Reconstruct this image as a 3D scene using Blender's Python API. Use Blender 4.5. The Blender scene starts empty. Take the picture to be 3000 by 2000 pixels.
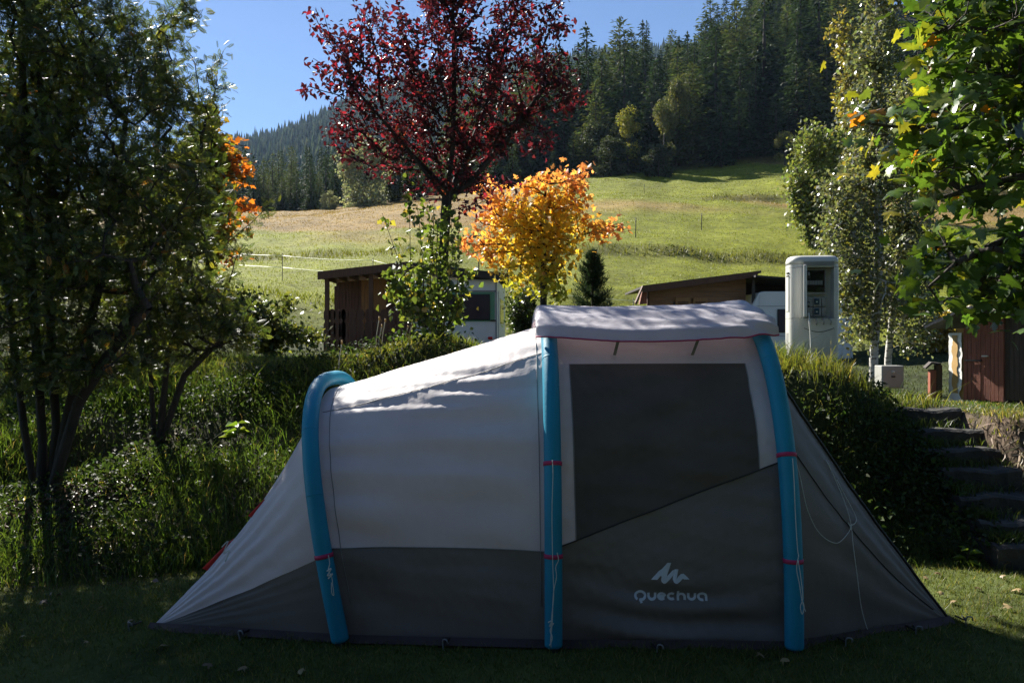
import bpy, bmesh, math, random
import numpy as np
from mathutils import Vector, Matrix, noise as mnoise

# ------------------------------------------------------------------ camera, sky, sun, exposure
sc = bpy.context.scene
R = math.radians
cam_d = bpy.data.cameras.new('camera')
cam_d.sensor_width = 36.0
cam_d.lens = 27.0
cam_d.clip_start = 0.05
cam_d.clip_end = 6000
cam = bpy.data.objects.new('camera', cam_d)
sc.collection.objects.link(cam)
EYE = 1.6
cam.location = (0, 0, EYE)
cam.rotation_euler = (R(90), 0, 0)
sc.camera = cam

SUN_EL, SUN_BEHIND = 38.0, 56.0          # elevation; angle behind the left-hand side
sdir = Vector((-math.cos(R(SUN_BEHIND)) * math.cos(R(SUN_EL)), math.sin(R(SUN_BEHIND)) * math.cos(R(SUN_EL)), math.sin(R(SUN_EL))))
world = bpy.data.worlds.new('World')
sc.world = world
world.use_nodes = True
wn = world.node_tree
bg = wn.nodes['Background']
sky = wn.nodes.new('ShaderNodeTexSky')
sky.sky_type = 'NISHITA'
sky.sun_disc = False
sky.sun_elevation = R(SUN_EL)
sky.sun_rotation = math.atan2(sdir.x, sdir.y)
sky.altitude = 2600
sky.air_density = 1.0
sky.dust_density = 0.25
sky.ozone_density = 4.0
wn.links.new(sky.outputs[0], bg.inputs[0])
bg.inputs[1].default_value = 0.05
sl = bpy.data.lights.new('sun', 'SUN')
sl.energy = 5.0
sl.angle = R(0.53)
sl.color = (1.0, 0.95, 0.86)
sun = bpy.data.objects.new('sun', sl)
sc.collection.objects.link(sun)
sun.rotation_euler = (-sdir).to_track_quat('-Z', 'Y').to_euler()
sc.view_settings.view_transform = 'Standard'
sc.view_settings.look = 'None'
sc.view_settings.gamma = 1
sc.view_settings.use_curve_mapping = False
sc.view_settings.exposure = 1.55
sc.cycles.use_denoising = True
sc.cycles.max_bounces = 10
sc.cycles.transparent_max_bounces = 8
sc.cycles.transmission_bounces = 6
sc.cycles.diffuse_bounces = 4
sc.cycles.glossy_bounces = 2
sc.cycles.volume_bounces = 0

C = sc.collection
rng = np.random.default_rng(7)
random.seed(7)
F = 2250.0


def P(px, py, d):
    return Vector(((px - 1500) / F * d, d, EYE + (1000 - py) / F * d))


# ------------------------------------------------------------------ helpers
def tag(o, label=None, cat=None, group=None, kind=None):
    if label: o['label'] = label
    if cat: o['category'] = cat
    if group: o['group'] = group
    if kind: o['kind'] = kind
    return o


def thing(name, label, cat, loc=(0, 0, 0), rz=0, group=None):
    o = bpy.data.objects.new(name, None)
    C.objects.link(o)
    o.empty_display_size = 0.1
    o.location = loc
    o.rotation_euler = (0, 0, rz)
    return tag(o, label, cat, group)


def link(name, me, m=None, parent=None):
    if m and not me.materials:
        me.materials.append(m)
    o = bpy.data.objects.new(name, me)
    C.objects.link(o)
    if parent:
        o.parent = parent
    return o


def npmesh(name, V, Fa, col=None, smooth=False):
    """V (n,3); Fa (m,k) array, or list of such arrays"""
    if not isinstance(Fa, list):
        Fa = [Fa]
    Fa = [np.asarray(f, dtype=np.int32) for f in Fa if len(f)]
    me = bpy.data.meshes.new(name)
    V = np.asarray(V, dtype=np.float32)
    me.vertices.add(len(V))
    me.vertices.foreach_set('co', V.ravel())
    nl = sum(f.size for f in Fa)
    npoly = sum(len(f) for f in Fa)
    me.loops.add(nl)
    me.loops.foreach_set('vertex_index', np.concatenate([f.ravel() for f in Fa]))
    me.polygons.add(npoly)
    starts, s = [], 0
    for f in Fa:
        k = f.shape[1]
        starts.append(s + np.arange(len(f)) * k)
        s += f.size
    me.polygons.foreach_set('loop_start', np.concatenate(starts).astype(np.int32))
    if col is not None:
        a = me.color_attributes.new('Col', 'FLOAT_COLOR', 'POINT')
        c4 = np.ones((len(V), 4), dtype=np.float32)
        c4[:, :3] = col
        a.data.foreach_set('color', c4.ravel())
    me.update(calc_edges=True)
    me.validate()
    if smooth:
        me.polygons.foreach_set('use_smooth', np.ones(npoly, dtype=bool))
    return me


def bm_mesh(name, bm, smooth=False):
    me = bpy.data.meshes.new(name)
    bm.normal_update()
    bm.to_mesh(me)
    bm.free()
    if smooth:
        for p in me.polygons:
            p.use_smooth = True
    return me


def box(name, x0, x1, y0, y1, z0, z1, m, parent=None, bevel=0.0, segs=2):
    bm = bmesh.new()
    bmesh.ops.create_cube(bm, size=1)
    for v in bm.verts:
        v.co = Vector((x0 + (v.co.x + .5) * (x1 - x0), y0 + (v.co.y + .5) * (y1 - y0), z0 + (v.co.z + .5) * (z1 - z0)))
    if bevel:
        bmesh.ops.bevel(bm, geom=bm.edges[:], offset=bevel, segments=segs, affect='EDGES', profile=.5)
    return link(name, bm_mesh(name, bm), m, parent)


def prism(name, pts, axis, a0, a1, m, parent=None, bevel=0.0):
    """polygon pts (2D) extruded along axis ('x': pts are (y,z); 'y': (x,z); 'z': (x,y))"""
    def mk(p, a):
        return {'x': (a, p[0], p[1]), 'y': (p[0], a, p[1]), 'z': (p[0], p[1], a)}[axis]
    bm = bmesh.new()
    v0 = [bm.verts.new(mk(p, a0)) for p in pts]
    v1 = [bm.verts.new(mk(p, a1)) for p in pts]
    n = len(pts)
    bm.faces.new(v0)
    bm.faces.new(v1[::-1])
    for i in range(n):
        bm.faces.new((v0[i], v1[i], v1[(i + 1) % n], v0[(i + 1) % n]))
    bmesh.ops.recalc_face_normals(bm, faces=bm.faces[:])
    if bevel:
        bmesh.ops.bevel(bm, geom=bm.edges[:], offset=bevel, segments=2, affect='EDGES', profile=.5)
    return link(name, bm_mesh(name, bm), m, parent)


def tube_arrays(pts, rad, n=8, cap=True):
    pts = np.asarray(pts, dtype=float)
    k = len(pts)
    rad = np.broadcast_to(np.asarray(rad, dtype=float), (k,))
    T = np.gradient(pts, axis=0)
    T /= np.linalg.norm(T, axis=1)[:, None] + 1e-9
    up = np.array([0, 0, 1.0]) if abs(T[0, 2]) < .9 else np.array([1.0, 0, 0])
    N = np.zeros_like(T)
    prev = up - T[0] * (up @ T[0])
    for i in range(k):
        p = prev - T[i] * (prev @ T[i])
        p /= np.linalg.norm(p) + 1e-9
        N[i] = p
        prev = p
    B = np.cross(T, N)
    a = np.arange(n) / n * 2 * np.pi
    V = pts[:, None] + rad[:, None, None] * (np.cos(a)[None, :, None] * N[:, None] + np.sin(a)[None, :, None] * B[:, None])
    V = V.reshape(-1, 3)
    i, j = np.meshgrid(np.arange(k - 1), np.arange(n), indexing='ij')
    Q = np.stack([i * n + j, i * n + (j + 1) % n, (i + 1) * n + (j + 1) % n, (i + 1) * n + j], -1).reshape(-1, 4)
    return V, Q


def tube(name, pts, rad, m, parent=None, n=8, smooth=True):
    V, Q = tube_arrays(pts, rad, n)
    k = len(pts)
    Fs = [Q, np.array([list(range(n))[::-1], list(range((k - 1) * n, k * n))])]
    return link(name, npmesh(name, V, Fs, smooth=smooth), m, parent)


def curve_pts(ctrl, n=24):
    """Catmull-Rom through control points"""
    c = np.asarray(ctrl, dtype=float)
    c = np.vstack([2 * c[0] - c[1], c, 2 * c[-1] - c[-2]])
    out = []
    seg = len(c) - 3
    per = max(2, n // seg)
    for i in range(seg):
        p0, p1, p2, p3 = c[i:i + 4]
        for t in np.linspace(0, 1, per, endpoint=(i == seg - 1)):
            out.append(.5 * ((2 * p1) + (-p0 + p2) * t + (2 * p0 - 5 * p1 + 4 * p2 - p3) * t * t + (-p0 + 3 * p1 - 3 * p2 + p3) * t ** 3))
    return np.array(out)


def copy_thing(o):
    c = o.copy()
    C.objects.link(c)
    for ch in o.children:
        k = ch.copy()
        C.objects.link(k)
        k.parent = c
    return c


# ------------------------------------------------------------------ materials
def mat(name, col=None, rough=.7, var=.2, nscale=6.0, bump=0.0, bscale=60.0, metallic=0.0, transl=0.0, tcol=None,
        attr=False, spec=.5, stretch=None, dark=None, sheen=0.0, bdist=.02):
    m = bpy.data.materials.new(name)
    m.use_nodes = True
    nt = m.node_tree
    N, L = nt.nodes, nt.links
    b = N['Principled BSDF']
    out = N['Material Output']
    b.inputs['Roughness'].default_value = rough
    b.inputs['Metallic'].default_value = metallic
    b.inputs['Specular IOR Level'].default_value = spec
    tc = N.new('ShaderNodeTexCoord')
    vec = tc.outputs['Object']
    if stretch:
        mp = N.new('ShaderNodeMapping')
        mp.inputs['Scale'].default_value = stretch
        L.new(vec, mp.inputs['Vector'])
        vec = mp.outputs['Vector']
    if attr:
        at = N.new('ShaderNodeAttribute')
        at.attribute_name = 'Col'
        src = at.outputs['Color']
    else:
        rgb = N.new('ShaderNodeRGB')
        rgb.outputs[0].default_value = (*col, 1)
        src = rgb.outputs[0]
    if var:
        nz = N.new('ShaderNodeTexNoise')
        nz.inputs['Scale'].default_value = nscale
        nz.inputs['Detail'].default_value = 6
        L.new(vec, nz.inputs['Vector'])
        mr = N.new('ShaderNodeMapRange')
        mr.inputs['From Min'].default_value = .3
        mr.inputs['From Max'].default_value = .7
        mr.inputs['To Min'].default_value = 1 - var
        mr.inputs['To Max'].default_value = 1 + var
        L.new(nz.outputs['Fac'], mr.inputs['Value'])
        mx = N.new('ShaderNodeMix')
        mx.data_type = 'RGBA'
        mx.blend_type = 'MULTIPLY'
        mx.inputs['Factor'].default_value = 1
        L.new(src, mx.inputs['A'])
        L.new(mr.outputs['Result'], mx.inputs['B'])
        src = mx.outputs['Result']
    L.new(src, b.inputs['Base Color'])
    bmp = None
    if bump:
        nb = N.new('ShaderNodeTexNoise')
        nb.inputs['Scale'].default_value = bscale
        nb.inputs['Detail'].default_value = 5
        L.new(vec, nb.inputs['Vector'])
        bmp = N.new('ShaderNodeBump')
        bmp.inputs['Strength'].default_value = bump
        bmp.inputs['Distance'].default_value = bdist
        L.new(nb.outputs['Fac'], bmp.inputs['Height'])
        L.new(bmp.outputs['Normal'], b.inputs['Normal'])
    if transl:
        tr = N.new('ShaderNodeBsdfTranslucent')
        if tcol is not None:
            m2 = N.new('ShaderNodeMix')
            m2.data_type = 'RGBA'
            m2.blend_type = 'MULTIPLY'
            m2.inputs['Factor'].default_value = 1
            L.new(src, m2.inputs['A'])
            m2.inputs['B'].default_value = (*tcol, 1)
            L.new(m2.outputs['Result'], tr.inputs['Color'])
        else:
            L.new(src, tr.inputs['Color'])
        if bmp:
            L.new(bmp.outputs['Normal'], tr.inputs['Normal'])
        ms = N.new('ShaderNodeMixShader')
        ms.inputs['Fac'].default_value = transl
        L.new(b.outputs[0], ms.inputs[1])
        L.new(tr.outputs[0], ms.inputs[2])
        L.new(ms.outputs[0], out.inputs['Surface'])
    return m


M = {}
M['ground'] = mat('ground', attr=True, rough=.95, var=.35, nscale=2.5, bump=.7, bscale=9, spec=.1, bdist=.06)
M['grass'] = mat('grass', attr=True, rough=.45, var=0, transl=.45, tcol=(1.5, 1.5, .7), spec=.45)
M['lawn'] = mat('lawn', attr=True, rough=.55, var=0, transl=.35, tcol=(1.4, 1.4, .7), spec=.3)
M['leaf'] = mat('leaf', attr=True, rough=.46, var=0, transl=.42, tcol=(1.7, 1.7, .8), spec=.55)
M['leaf_far'] = mat('leaf_far', attr=True, rough=.65, var=0, transl=.35, tcol=(1.5, 1.5, .8), spec=.2)
M['leaf_maple'] = mat('leaf_maple', attr=True, rough=.33, var=.3, nscale=22, transl=.42, tcol=(1.9, 1.8, .8), spec=.6)
M['leaf_birch'] = mat('leaf_birch', attr=True, rough=.34, var=0, transl=.45, tcol=(1.5, 1.5, .8), spec=.7)
M['leaf_red'] = mat('leaf_red', attr=True, rough=.52, var=0, transl=.42, tcol=(2.1, 1.1, 1.1), spec=.55)
M['leaf_warm'] = mat('leaf_warm', attr=True, rough=.5, var=0, transl=.55, tcol=(1.35, 1.2, .7), spec=.35)
M['needle'] = mat('needle', attr=True, rough=.8, var=0, transl=.2, tcol=(1.3, 1.4, .8), spec=.1)
M['far_needle'] = mat('far_needle', attr=True, rough=1, var=0, spec=0)
M['litter'] = mat('litter', attr=True, rough=.5, var=0, transl=.15, spec=.5)
M['bark'] = mat('bark', (.045, .035, .028), rough=.9, var=.4, nscale=14, bump=.8, bscale=40, stretch=(1, 1, .3))
M['bark_dark'] = mat('bark_dark', (.022, .018, .016), rough=.9, var=.4, nscale=14, bump=.8, bscale=40, stretch=(1, 1, .3))
M['white_fabric'] = mat('white_fabric', (.635, .58, .585), rough=.55, var=.06, nscale=3, bump=.35, bscale=13, transl=.17, tcol=(1.0, .9, .92), spec=.35, bdist=.01)
M['canopy_fabric'] = mat('canopy_fabric', (.62, .59, .63), rough=.5, var=.05, nscale=3, bump=.4, bscale=18, transl=.34, tcol=(1.05, .84, .82), spec=.4, bdist=.012)
M['grey_fabric'] = mat('grey_fabric', (.165, .150, .140), rough=.55, var=.1, nscale=3, bump=.4, bscale=11, transl=.1, spec=.35, bdist=.01)
M['window_fabric'] = mat('window_fabric', (.100, .084, .072), rough=.65, var=.12, nscale=5, bump=.08, bscale=30, transl=.06, spec=.2)
M['teal'] = mat('teal', (.004, .225, .35), rough=.55, var=.08, nscale=4, bump=.05, bscale=60, spec=.4)
M['pink'] = mat('pink', (.42, .02, .09), rough=.6, var=.05)
M['red'] = mat('red', (.55, .02, .02), rough=.5, var=.05)
M['black'] = mat('black', (.012, .012, .013), rough=.5, var=.1)
M['skirt'] = mat('skirt', (.05, .03, .026), rough=.7, var=.2)
M['cord'] = mat('cord', (.62, .62, .58), rough=.7, var=.1)
M['logo'] = mat('logo', (.60, .63, .67), rough=.45, var=.03)
M['wood_brown'] = mat('wood_brown', (.10, .042, .02), rough=.7, var=.3, nscale=5, bump=.3, bscale=30, stretch=(6, 6, .6))
M['wood_tan'] = mat('wood_tan', (.30, .15, .05), rough=.65, var=.2, nscale=5, bump=.2, bscale=30, stretch=(6, 6, .6))
M['wood_side'] = mat('wood_side', (.23, .115, .052), rough=.65, var=.25, nscale=5, bump=.3, bscale=30, stretch=(.6, 6, 6))
M['wood_red'] = mat('wood_red', (.24, .07, .035), rough=.6, var=.35, nscale=5, bump=.4, bscale=30, stretch=(9, 9, .7))
M['wood_dark'] = mat('wood_dark', (.065, .042, .026), rough=.75, var=.35, nscale=5, bump=.4, bscale=30, stretch=(9, 9, .7))
M['log_end'] = mat('log_end', (.62, .56, .46), rough=.8, var=.15, nscale=20, bump=.3)
M['ply'] = mat('ply', (.44, .27, .09), rough=.6, var=.15, nscale=4)
M['wrap'] = mat('wrap', (.68, .67, .63), rough=.5, var=.07, nscale=9, bump=.3, bscale=20)
M['roof'] = mat('roof', (.035, .027, .022), rough=.8, var=.3, nscale=5, bump=.3)
M['roof_metal'] = mat('roof_metal', (.05, .05, .052), rough=.55, var=.25, nscale=5, bump=.2)
M['caravan'] = mat('caravan', (.66, .66, .63), rough=.35, var=.06, nscale=2)
M['caravan_old'] = mat('caravan_old', (.70, .71, .68), rough=.4, var=.08, nscale=2)
M['green_band'] = mat('green_band', (.10, .27, .16), rough=.4, var=.06)
M['grey_trim'] = mat('grey_trim', (.22, .22, .22), rough=.5, var=.1)
M['glass'] = mat('glass', (.045, .03, .045), rough=.08, var=.25, nscale=3, spec=.7)
M['glass_dark'] = mat('glass_dark', (.012, .013, .013), rough=.06, var=.1, spec=.7)
M['red_light'] = mat('red_light', (.5, .01, .02), rough=.15, var=.05)
M['plastic'] = mat('plastic', (.58, .58, .53), rough=.45, var=.10, nscale=3, bump=.05, bscale=90)
M['plastic_grey'] = mat('plastic_grey', (.30, .30, .29), rough=.45, var=.1)
M['plastic_blue'] = mat('plastic_blue', (.012, .05, .085), rough=.35, var=.1)
M['box_grey'] = mat('box_grey', (.40, .40, .36), rough=.5, var=.06, nscale=3)
M['stone'] = mat('stone', (.045, .042, .038), rough=.9, var=.35, nscale=9, bump=.7, bscale=25)
M['soil'] = mat('soil', (.12, .09, .065), rough=.95, var=.5, nscale=9, bump=1, bscale=18, bdist=.06)
M['post'] = mat('post', (.05, .042, .035), rough=.8, var=.3)
M['tape'] = mat('tape', (.75, .76, .45), rough=.5, var=.05)
M['concrete'] = mat('concrete', (.25, .24, .22), rough=.9, var=.3, bump=.4)


def birch_mat():
    m = mat('birch_bark', (.46, .44, .40), rough=.75, var=.25, nscale=8, bump=.4, bscale=30)
    nt = m.node_tree
    N, L = nt.nodes, nt.links
    b = N['Principled BSDF']
    src = b.inputs['Base Color'].links[0].from_socket
    tc = N.new('ShaderNodeTexCoord')
    mp = N.new('ShaderNodeMapping')
    mp.inputs['Scale'].default_value = (3, 3, 16)
    L.new(tc.outputs['Object'], mp.inputs['Vector'])
    nz = N.new('ShaderNodeTexNoise')
    nz.inputs['Scale'].default_value = 2.2
    nz.inputs['Detail'].default_value = 4
    L.new(mp.outputs['Vector'], nz.inputs['Vector'])
    cr = N.new('ShaderNodeValToRGB')
    cr.color_ramp.elements[0].position = .54
    cr.color_ramp.elements[1].position = .62
    L.new(nz.outputs['Fac'], cr.inputs['Fac'])
    mx = N.new('ShaderNodeMix')
    mx.data_type = 'RGBA'
    L.new(cr.outputs['Color'], mx.inputs['Factor'])
    L.new(src, mx.inputs['A'])
    mx.inputs['B'].default_value = (.03, .026, .022, 1)
    L.new(mx.outputs['Result'], b.inputs['Base Color'])
    return m


M['birch'] = birch_mat()

# ------------------------------------------------------------------ terrain
def sstep(a, b, x):
    t = np.clip((x - a) / (b - a), 0, 1)
    return t * t * (3 - 2 * t)


def wob(x, y, s, seed=0):
    """cheap smooth noise in -1..1"""
    r = np.random.default_rng(100 + seed)
    v = 0
    for i in range(7):
        a = r.uniform(0, 2 * np.pi)
        f = s * r.uniform(.6, 2.2)
        v = v + np.sin((x * np.cos(a) + y * np.sin(a)) * f + r.uniform(0, 6.28)) / 7 ** .5
    return v * .8


COLS = np.array([0, 700, 1300, 1900, 2400, 2700, 3000], float)
ROWS = np.array([8, 9, 12, 15, 20, 24, 28, 38, 39.5, 44, 60, 76, 77.5, 110, 125, 280, 420, 1200, 1600], float)
TAB = np.array([
    [1.36, 1.36, 1.36, 1.35, 1.33, .98, .92],
    [1.37, 1.36, 1.36, 1.30, 1.22, .84, .83],
    [1.40, 1.35, 1.33, 1.30, 1.10, .76, .72],
    [1.42, 1.34, 1.30, 1.25, 1.00, .80, .80],
    [1.70, 1.40, 1.28, 1.20, 1.10, 1.40, 1.50],
    [3.00, 2.80, 1.90, 1.60, 1.50, 1.75, 1.90],
    [3.75, 3.60, 3.40, 3.10, 2.90, 2.60, 2.60],
    [5.90, 5.80, 5.80, 5.60, 5.30, 5.00, 5.00],
    [6.25, 6.15, 6.20, 6.35, 6.05, 5.70, 5.60],
    [7.20, 7.10, 7.30, 7.60, 7.40, 7.00, 7.00],
    [10.5, 10.6, 11.0, 11.6, 11.5, 11.2, 11.0],
    [13.7, 13.8, 14.5, 15.6, 15.7, 15.6, 15.3],
    [14.0, 14.1, 14.9, 16.0, 17.0, 16.9, 16.4],
    [20.0, 20.4, 22.0, 25.0, 26.2, 27.0, 27.0],
    [22.0, 22.6, 25.0, 28.8, 30.4, 31.0, 31.0],
    [44.0, 48.0, 54.0, 92., 122., 126., 126.],
    [58.0, 62.0, 72.0, 108., 148., 152., 152.],
    [210., 312., 420., 452., 455., 455., 455.],
    [190., 290., 400., 430., 430., 430., 430.]])


def table(x, d):
    px = np.clip(1500 + x / np.maximum(d, 1) * F, 0, 2999.9)
    dd = np.clip(d, ROWS[0], ROWS[-1] - .01)
    j = np.clip(np.searchsorted(COLS, px, side='right') - 1, 0, len(COLS) - 2)
    i = np.clip(np.searchsorted(ROWS, dd, side='right') - 1, 0, len(ROWS) - 2)
    u = (px - COLS[j]) / (COLS[j + 1] - COLS[j])
    u = u * u * (3 - 2 * u)
    v = (dd - ROWS[i]) / (ROWS[i + 1] - ROWS[i])
    a = TAB[i, j] * (1 - u) + TAB[i, j + 1] * u
    b = TAB[i + 1, j] * (1 - u) + TAB[i + 1, j + 1] * u
    return a * (1 - v) + b * v


XK = [-14, -6, -4.2, -3, -2.3, -1.3, .5, 2, 2.75, 3.1, 3.42, 4.0, 4.12, 5.2, 7, 14]
YF = [4.9, 4.9, 5.0, 5.1, 5.4, 6.1, 6.2, 5.8, 5.6, 5.55, 5.4, 5.4, 5.7, 5.65, 5.6, 5.6]
YC = [8.7, 8.7, 8.7, 8.5, 8.3, 7.7, 7.4, 7.0, 6.6, 6.7, 6.9, 6.9, 6.3, 6.25, 6.2, 6.2]
ZC = [1.38, 1.38, 1.38, 1.37, 1.36, 1.36, 1.36, 1.36, 1.34, 1.16, .98, 1.0, .97, .96, .94, .94]
STEP_D = [5.35, 5.60, 5.85, 6.10, 6.35, 6.60, 6.90]
STEP_Z = [.17, .28, .42, .58, .71, .84, .99]


def H(x, y):
    x = np.asarray(x, float)
    y = np.asarray(y, float)
    yf = np.interp(x, XK, YF) + .10 * wob(x, y * 0, 1.3, 1)
    yc = np.interp(x, XK, YC) + .12 * wob(x, y * 0, 1.7, 2)
    zc = np.interp(x, XK, ZC)
    t = np.clip((y - yf) / (yc - yf), 0, 1)
    prof = t ** 1.15 * (1 - .25 * np.sin(np.pi * t) * (1 - t))
    prof = prof * (1 - .35 * sstep(.8, 1.0, t)) + .35 * sstep(.55, 1.0, t) * sstep(.8, 1.0, t)
    near = zc * prof
    near = near + np.where(x < -1.2, .10, .045) * wob(x, y, 3.1, 3) * np.sin(np.pi * np.clip(t, 0, 1)) + .012 * wob(x, y, 4.0, 4)
    # mound that carries the plum tree
    near = near + .26 * np.exp(-(((x + .80) / .62) ** 2 + ((y - 8.1) / .7) ** 2))
    far = table(x, y) + .26 * np.exp(-(((x + .80) / .62) ** 2 + ((y - 8.1) / .7) ** 2))
    far = far + np.clip((y - 9) / 200, 0, 1) * 1.5 * wob(x, y, .09, 5) + np.clip((y - 9) / 60, 0, .25) * wob(x, y, .8, 6) * .5
    w = sstep(8.0, 9.4, y)
    wr = sstep(4.3, 4.6, x) * sstep(6.4, 7.5, y)
    w = np.maximum(w, wr)
    z = near * (1 - w) + far * w
    # cutting for the stairs
    ins = sstep(3.40, 3.46, x) * (1 - sstep(4.00, 4.08, x))
    stair = np.interp(y, [5.2, 5.35] + [d + .12 for d in STEP_D], [0, 0] + [s - .12 for s in STEP_Z]) 
    cut = ins * (1 - sstep(7.0, 7.2, y)) * sstep(5.0, 5.2, y)
    z = z * (1 - cut) + np.minimum(z, stair) * cut
    return z


def Hs(x, y):
    return float(H(np.array([x]), np.array([y]))[0])


def ground_col(x, y, z):
    n1 = wob(x, y, 2.2, 11)
    n2 = wob(x, y, .35, 12)
    px = 1500 + x / np.maximum(y, 1) * F
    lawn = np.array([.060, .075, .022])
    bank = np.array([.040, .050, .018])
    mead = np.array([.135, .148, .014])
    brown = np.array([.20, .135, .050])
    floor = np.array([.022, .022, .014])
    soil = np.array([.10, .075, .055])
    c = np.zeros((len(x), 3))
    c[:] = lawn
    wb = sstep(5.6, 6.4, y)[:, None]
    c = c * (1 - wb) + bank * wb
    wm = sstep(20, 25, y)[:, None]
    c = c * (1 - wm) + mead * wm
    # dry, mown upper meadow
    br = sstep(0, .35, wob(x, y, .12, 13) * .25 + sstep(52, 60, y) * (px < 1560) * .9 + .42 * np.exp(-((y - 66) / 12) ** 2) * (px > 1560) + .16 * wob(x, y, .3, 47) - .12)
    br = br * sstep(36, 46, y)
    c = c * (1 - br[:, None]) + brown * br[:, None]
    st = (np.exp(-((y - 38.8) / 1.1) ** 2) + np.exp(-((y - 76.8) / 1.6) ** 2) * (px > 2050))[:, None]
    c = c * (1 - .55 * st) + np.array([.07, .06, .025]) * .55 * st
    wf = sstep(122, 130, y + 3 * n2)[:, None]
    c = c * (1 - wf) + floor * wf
    # bare soil: under the rowan, at the stairs
    s1 = np.exp(-(((x + 3.3) / 1.1) ** 2 + ((y - 6.2) / .8) ** 2)) * 1.3 + np.exp(-(((x - 4.10) / .25) ** 2 + ((y - 6.1) / .7) ** 2)) * 1.4
    s1 = s1 + ((x > 3.4) & (x < 4.08) & (y > 5.3) & (y < 7.2))
    s1 = np.clip(s1 + .3 * n1 * (s1 > .1), 0, 1)[:, None]
    c = c * (1 - s1) + soil * s1
    c *= (1 + .18 * n1 + .12 * n2)[:, None]
    return np.clip(c, .005, 1)


def build_ground():
    rows = np.concatenate([np.linspace(-40, -.5, 12), np.arange(0, 4, .2), np.arange(4, 10, .075), np.arange(10, 30, .3),
                           np.arange(30, 130, 1.2), np.geomspace(130, 1550, 60)])
    t = np.linspace(-1, 1, 361)
    t = np.sign(t) * (.55 * np.abs(t) + .45 * np.abs(t) ** 2)
    Y, Tt = np.meshgrid(rows, t, indexing='ij')
    X = Tt * (12 + np.maximum(Y, 0) * .95)
    x, y = X.ravel(), Y.ravel()
    z = H(x, y)
    V = np.stack([x, y, z], 1)
    nr, ncl = X.shape
    i, j = np.meshgrid(np.arange(nr - 1), np.arange(ncl - 1), indexing='ij')
    Q = np.stack([i * ncl + j, i * ncl + j + 1, (i + 1) * ncl + j + 1, (i + 1) * ncl + j], -1).reshape(-1, 4)
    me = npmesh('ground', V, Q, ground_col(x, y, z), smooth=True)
    tag(link('ground', me, M['ground']), kind='structure')


build_ground()

# ------------------------------------------------------------------ vegetation helpers
def rot_from(dirv, nrm):
    """rotation matrices with local y = dir, local z ~ nrm"""
    d = dirv / (np.linalg.norm(dirv, axis=1)[:, None] + 1e-9)
    x = np.cross(d, nrm)
    x /= np.linalg.norm(x, axis=1)[:, None] + 1e-9
    z = np.cross(x, d)
    return np.stack([x, d, z], axis=2)


def scatter(tv, tf, pos, dirv, nrm, scale, col):
    """instances of a template merged; returns V, F, C"""
    Rm = rot_from(dirv, nrm)
    n, k = len(pos), len(tv)
    V = np.einsum('nij,kj->nki', Rm, tv) * scale[:, None, None] + pos[:, None]
    V = V.reshape(-1, 3)
    Fs = [(np.asarray(f)[None] + (np.arange(n) * k)[:, None, None]).reshape(-1, np.asarray(f).shape[1]) for f in tf]
    return V, Fs, np.repeat(col, k, axis=0)


def leaf_simple(w=.55, fold=.12, droop=.1):
    tv = np.array([[0, 0, 0], [w * .42, .28, fold * .7], [w * .5, .52, fold], [0, 1, -droop], [-w * .5, .52, fold], [-w * .42, .28, fold * .7]])
    return tv, [np.array([[0, 1, 2, 3], [0, 3, 4, 5]])]


def leaf_quad(w=.5, fold=.08):
    tv = np.array([[0, 0, 0], [w * .5, .45, fold], [0, 1, 0], [-w * .5, .45, fold]])
    return tv, [np.array([[0, 1, 2, 3]])]


def leaf_pinnate(pairs=6):
    V, Q = [], []
    k = 0
    for i in range(pairs):
        y = .22 + i * .62 / (pairs - 1)
        l = .30 * (1 - .25 * abs(i - 2.5) / 2.5)
        for s in (-1, 1):
            d = np.array([s * .86, .5])
            n = np.array([-d[1], d[0]])
            b = np.array([0, y])
            for p in (b, b + d * l * .5 + n * .055, b + d * l, b + d * l * .5 - n * .055):
                V.append([p[0], p[1], -.12 * abs(p[0]) - .1 * p[1] ** 2])
            Q.append([k, k + 1, k + 2, k + 3])
            k += 4
    for p in ([0, .84], [.05, 1.0], [0, 1.14], [-.05, 1.0]):
        V.append([p[0], p[1], -.1 * p[1] ** 2])
    Q.append([k, k + 1, k + 2, k + 3])
    k += 4
    for p in ([-.008, 0], [.008, 0], [.005, .9], [-.005, .9]):
        V.append([p[0], p[1], -.1 * p[1] ** 2 - .002])
    Q.append([k, k + 1, k + 2, k + 3])
    return np.array(V), [np.array(Q)]


def maple_outline(detail=True):
    # five pointed lobes, half outline mirrored; y up from stalk
    if detail:
        half = [(.05, .02), (.22, -.10), (.30, -.02), (.44, -.02), (.40, .10), (.36, .20), (.52, .26), (.72, .42), (.60, .46), (.58, .56), (.44, .50),
                (.30, .48), (.28, .60), (.30, .72), (.18, .74), (.12, .88)]
    else:
        half = [(.20, -.08), (.42, .0), (.34, .20), (.68, .45), (.30, .48), (.26, .74)]
    pts = [(0, 0)] + half + [(0, 1.05)] + [(-x, y) for x, y in half[::-1]]
    return pts


def leaf_maple(detail=True, curl=.25):
    pts = maple_outline(detail)
    V = [[0, .35, .03]]
    for x, y in pts:
        V.append([x, y, -curl * (x * x * 1.1 + .35 * (y - .35) ** 2) + .05 * abs(x)])
    n = len(pts)
    T = [[0, 1 + i, 1 + (i + 1) % n] for i in range(n)]
    return np.array(V), [np.array(T)]


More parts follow.
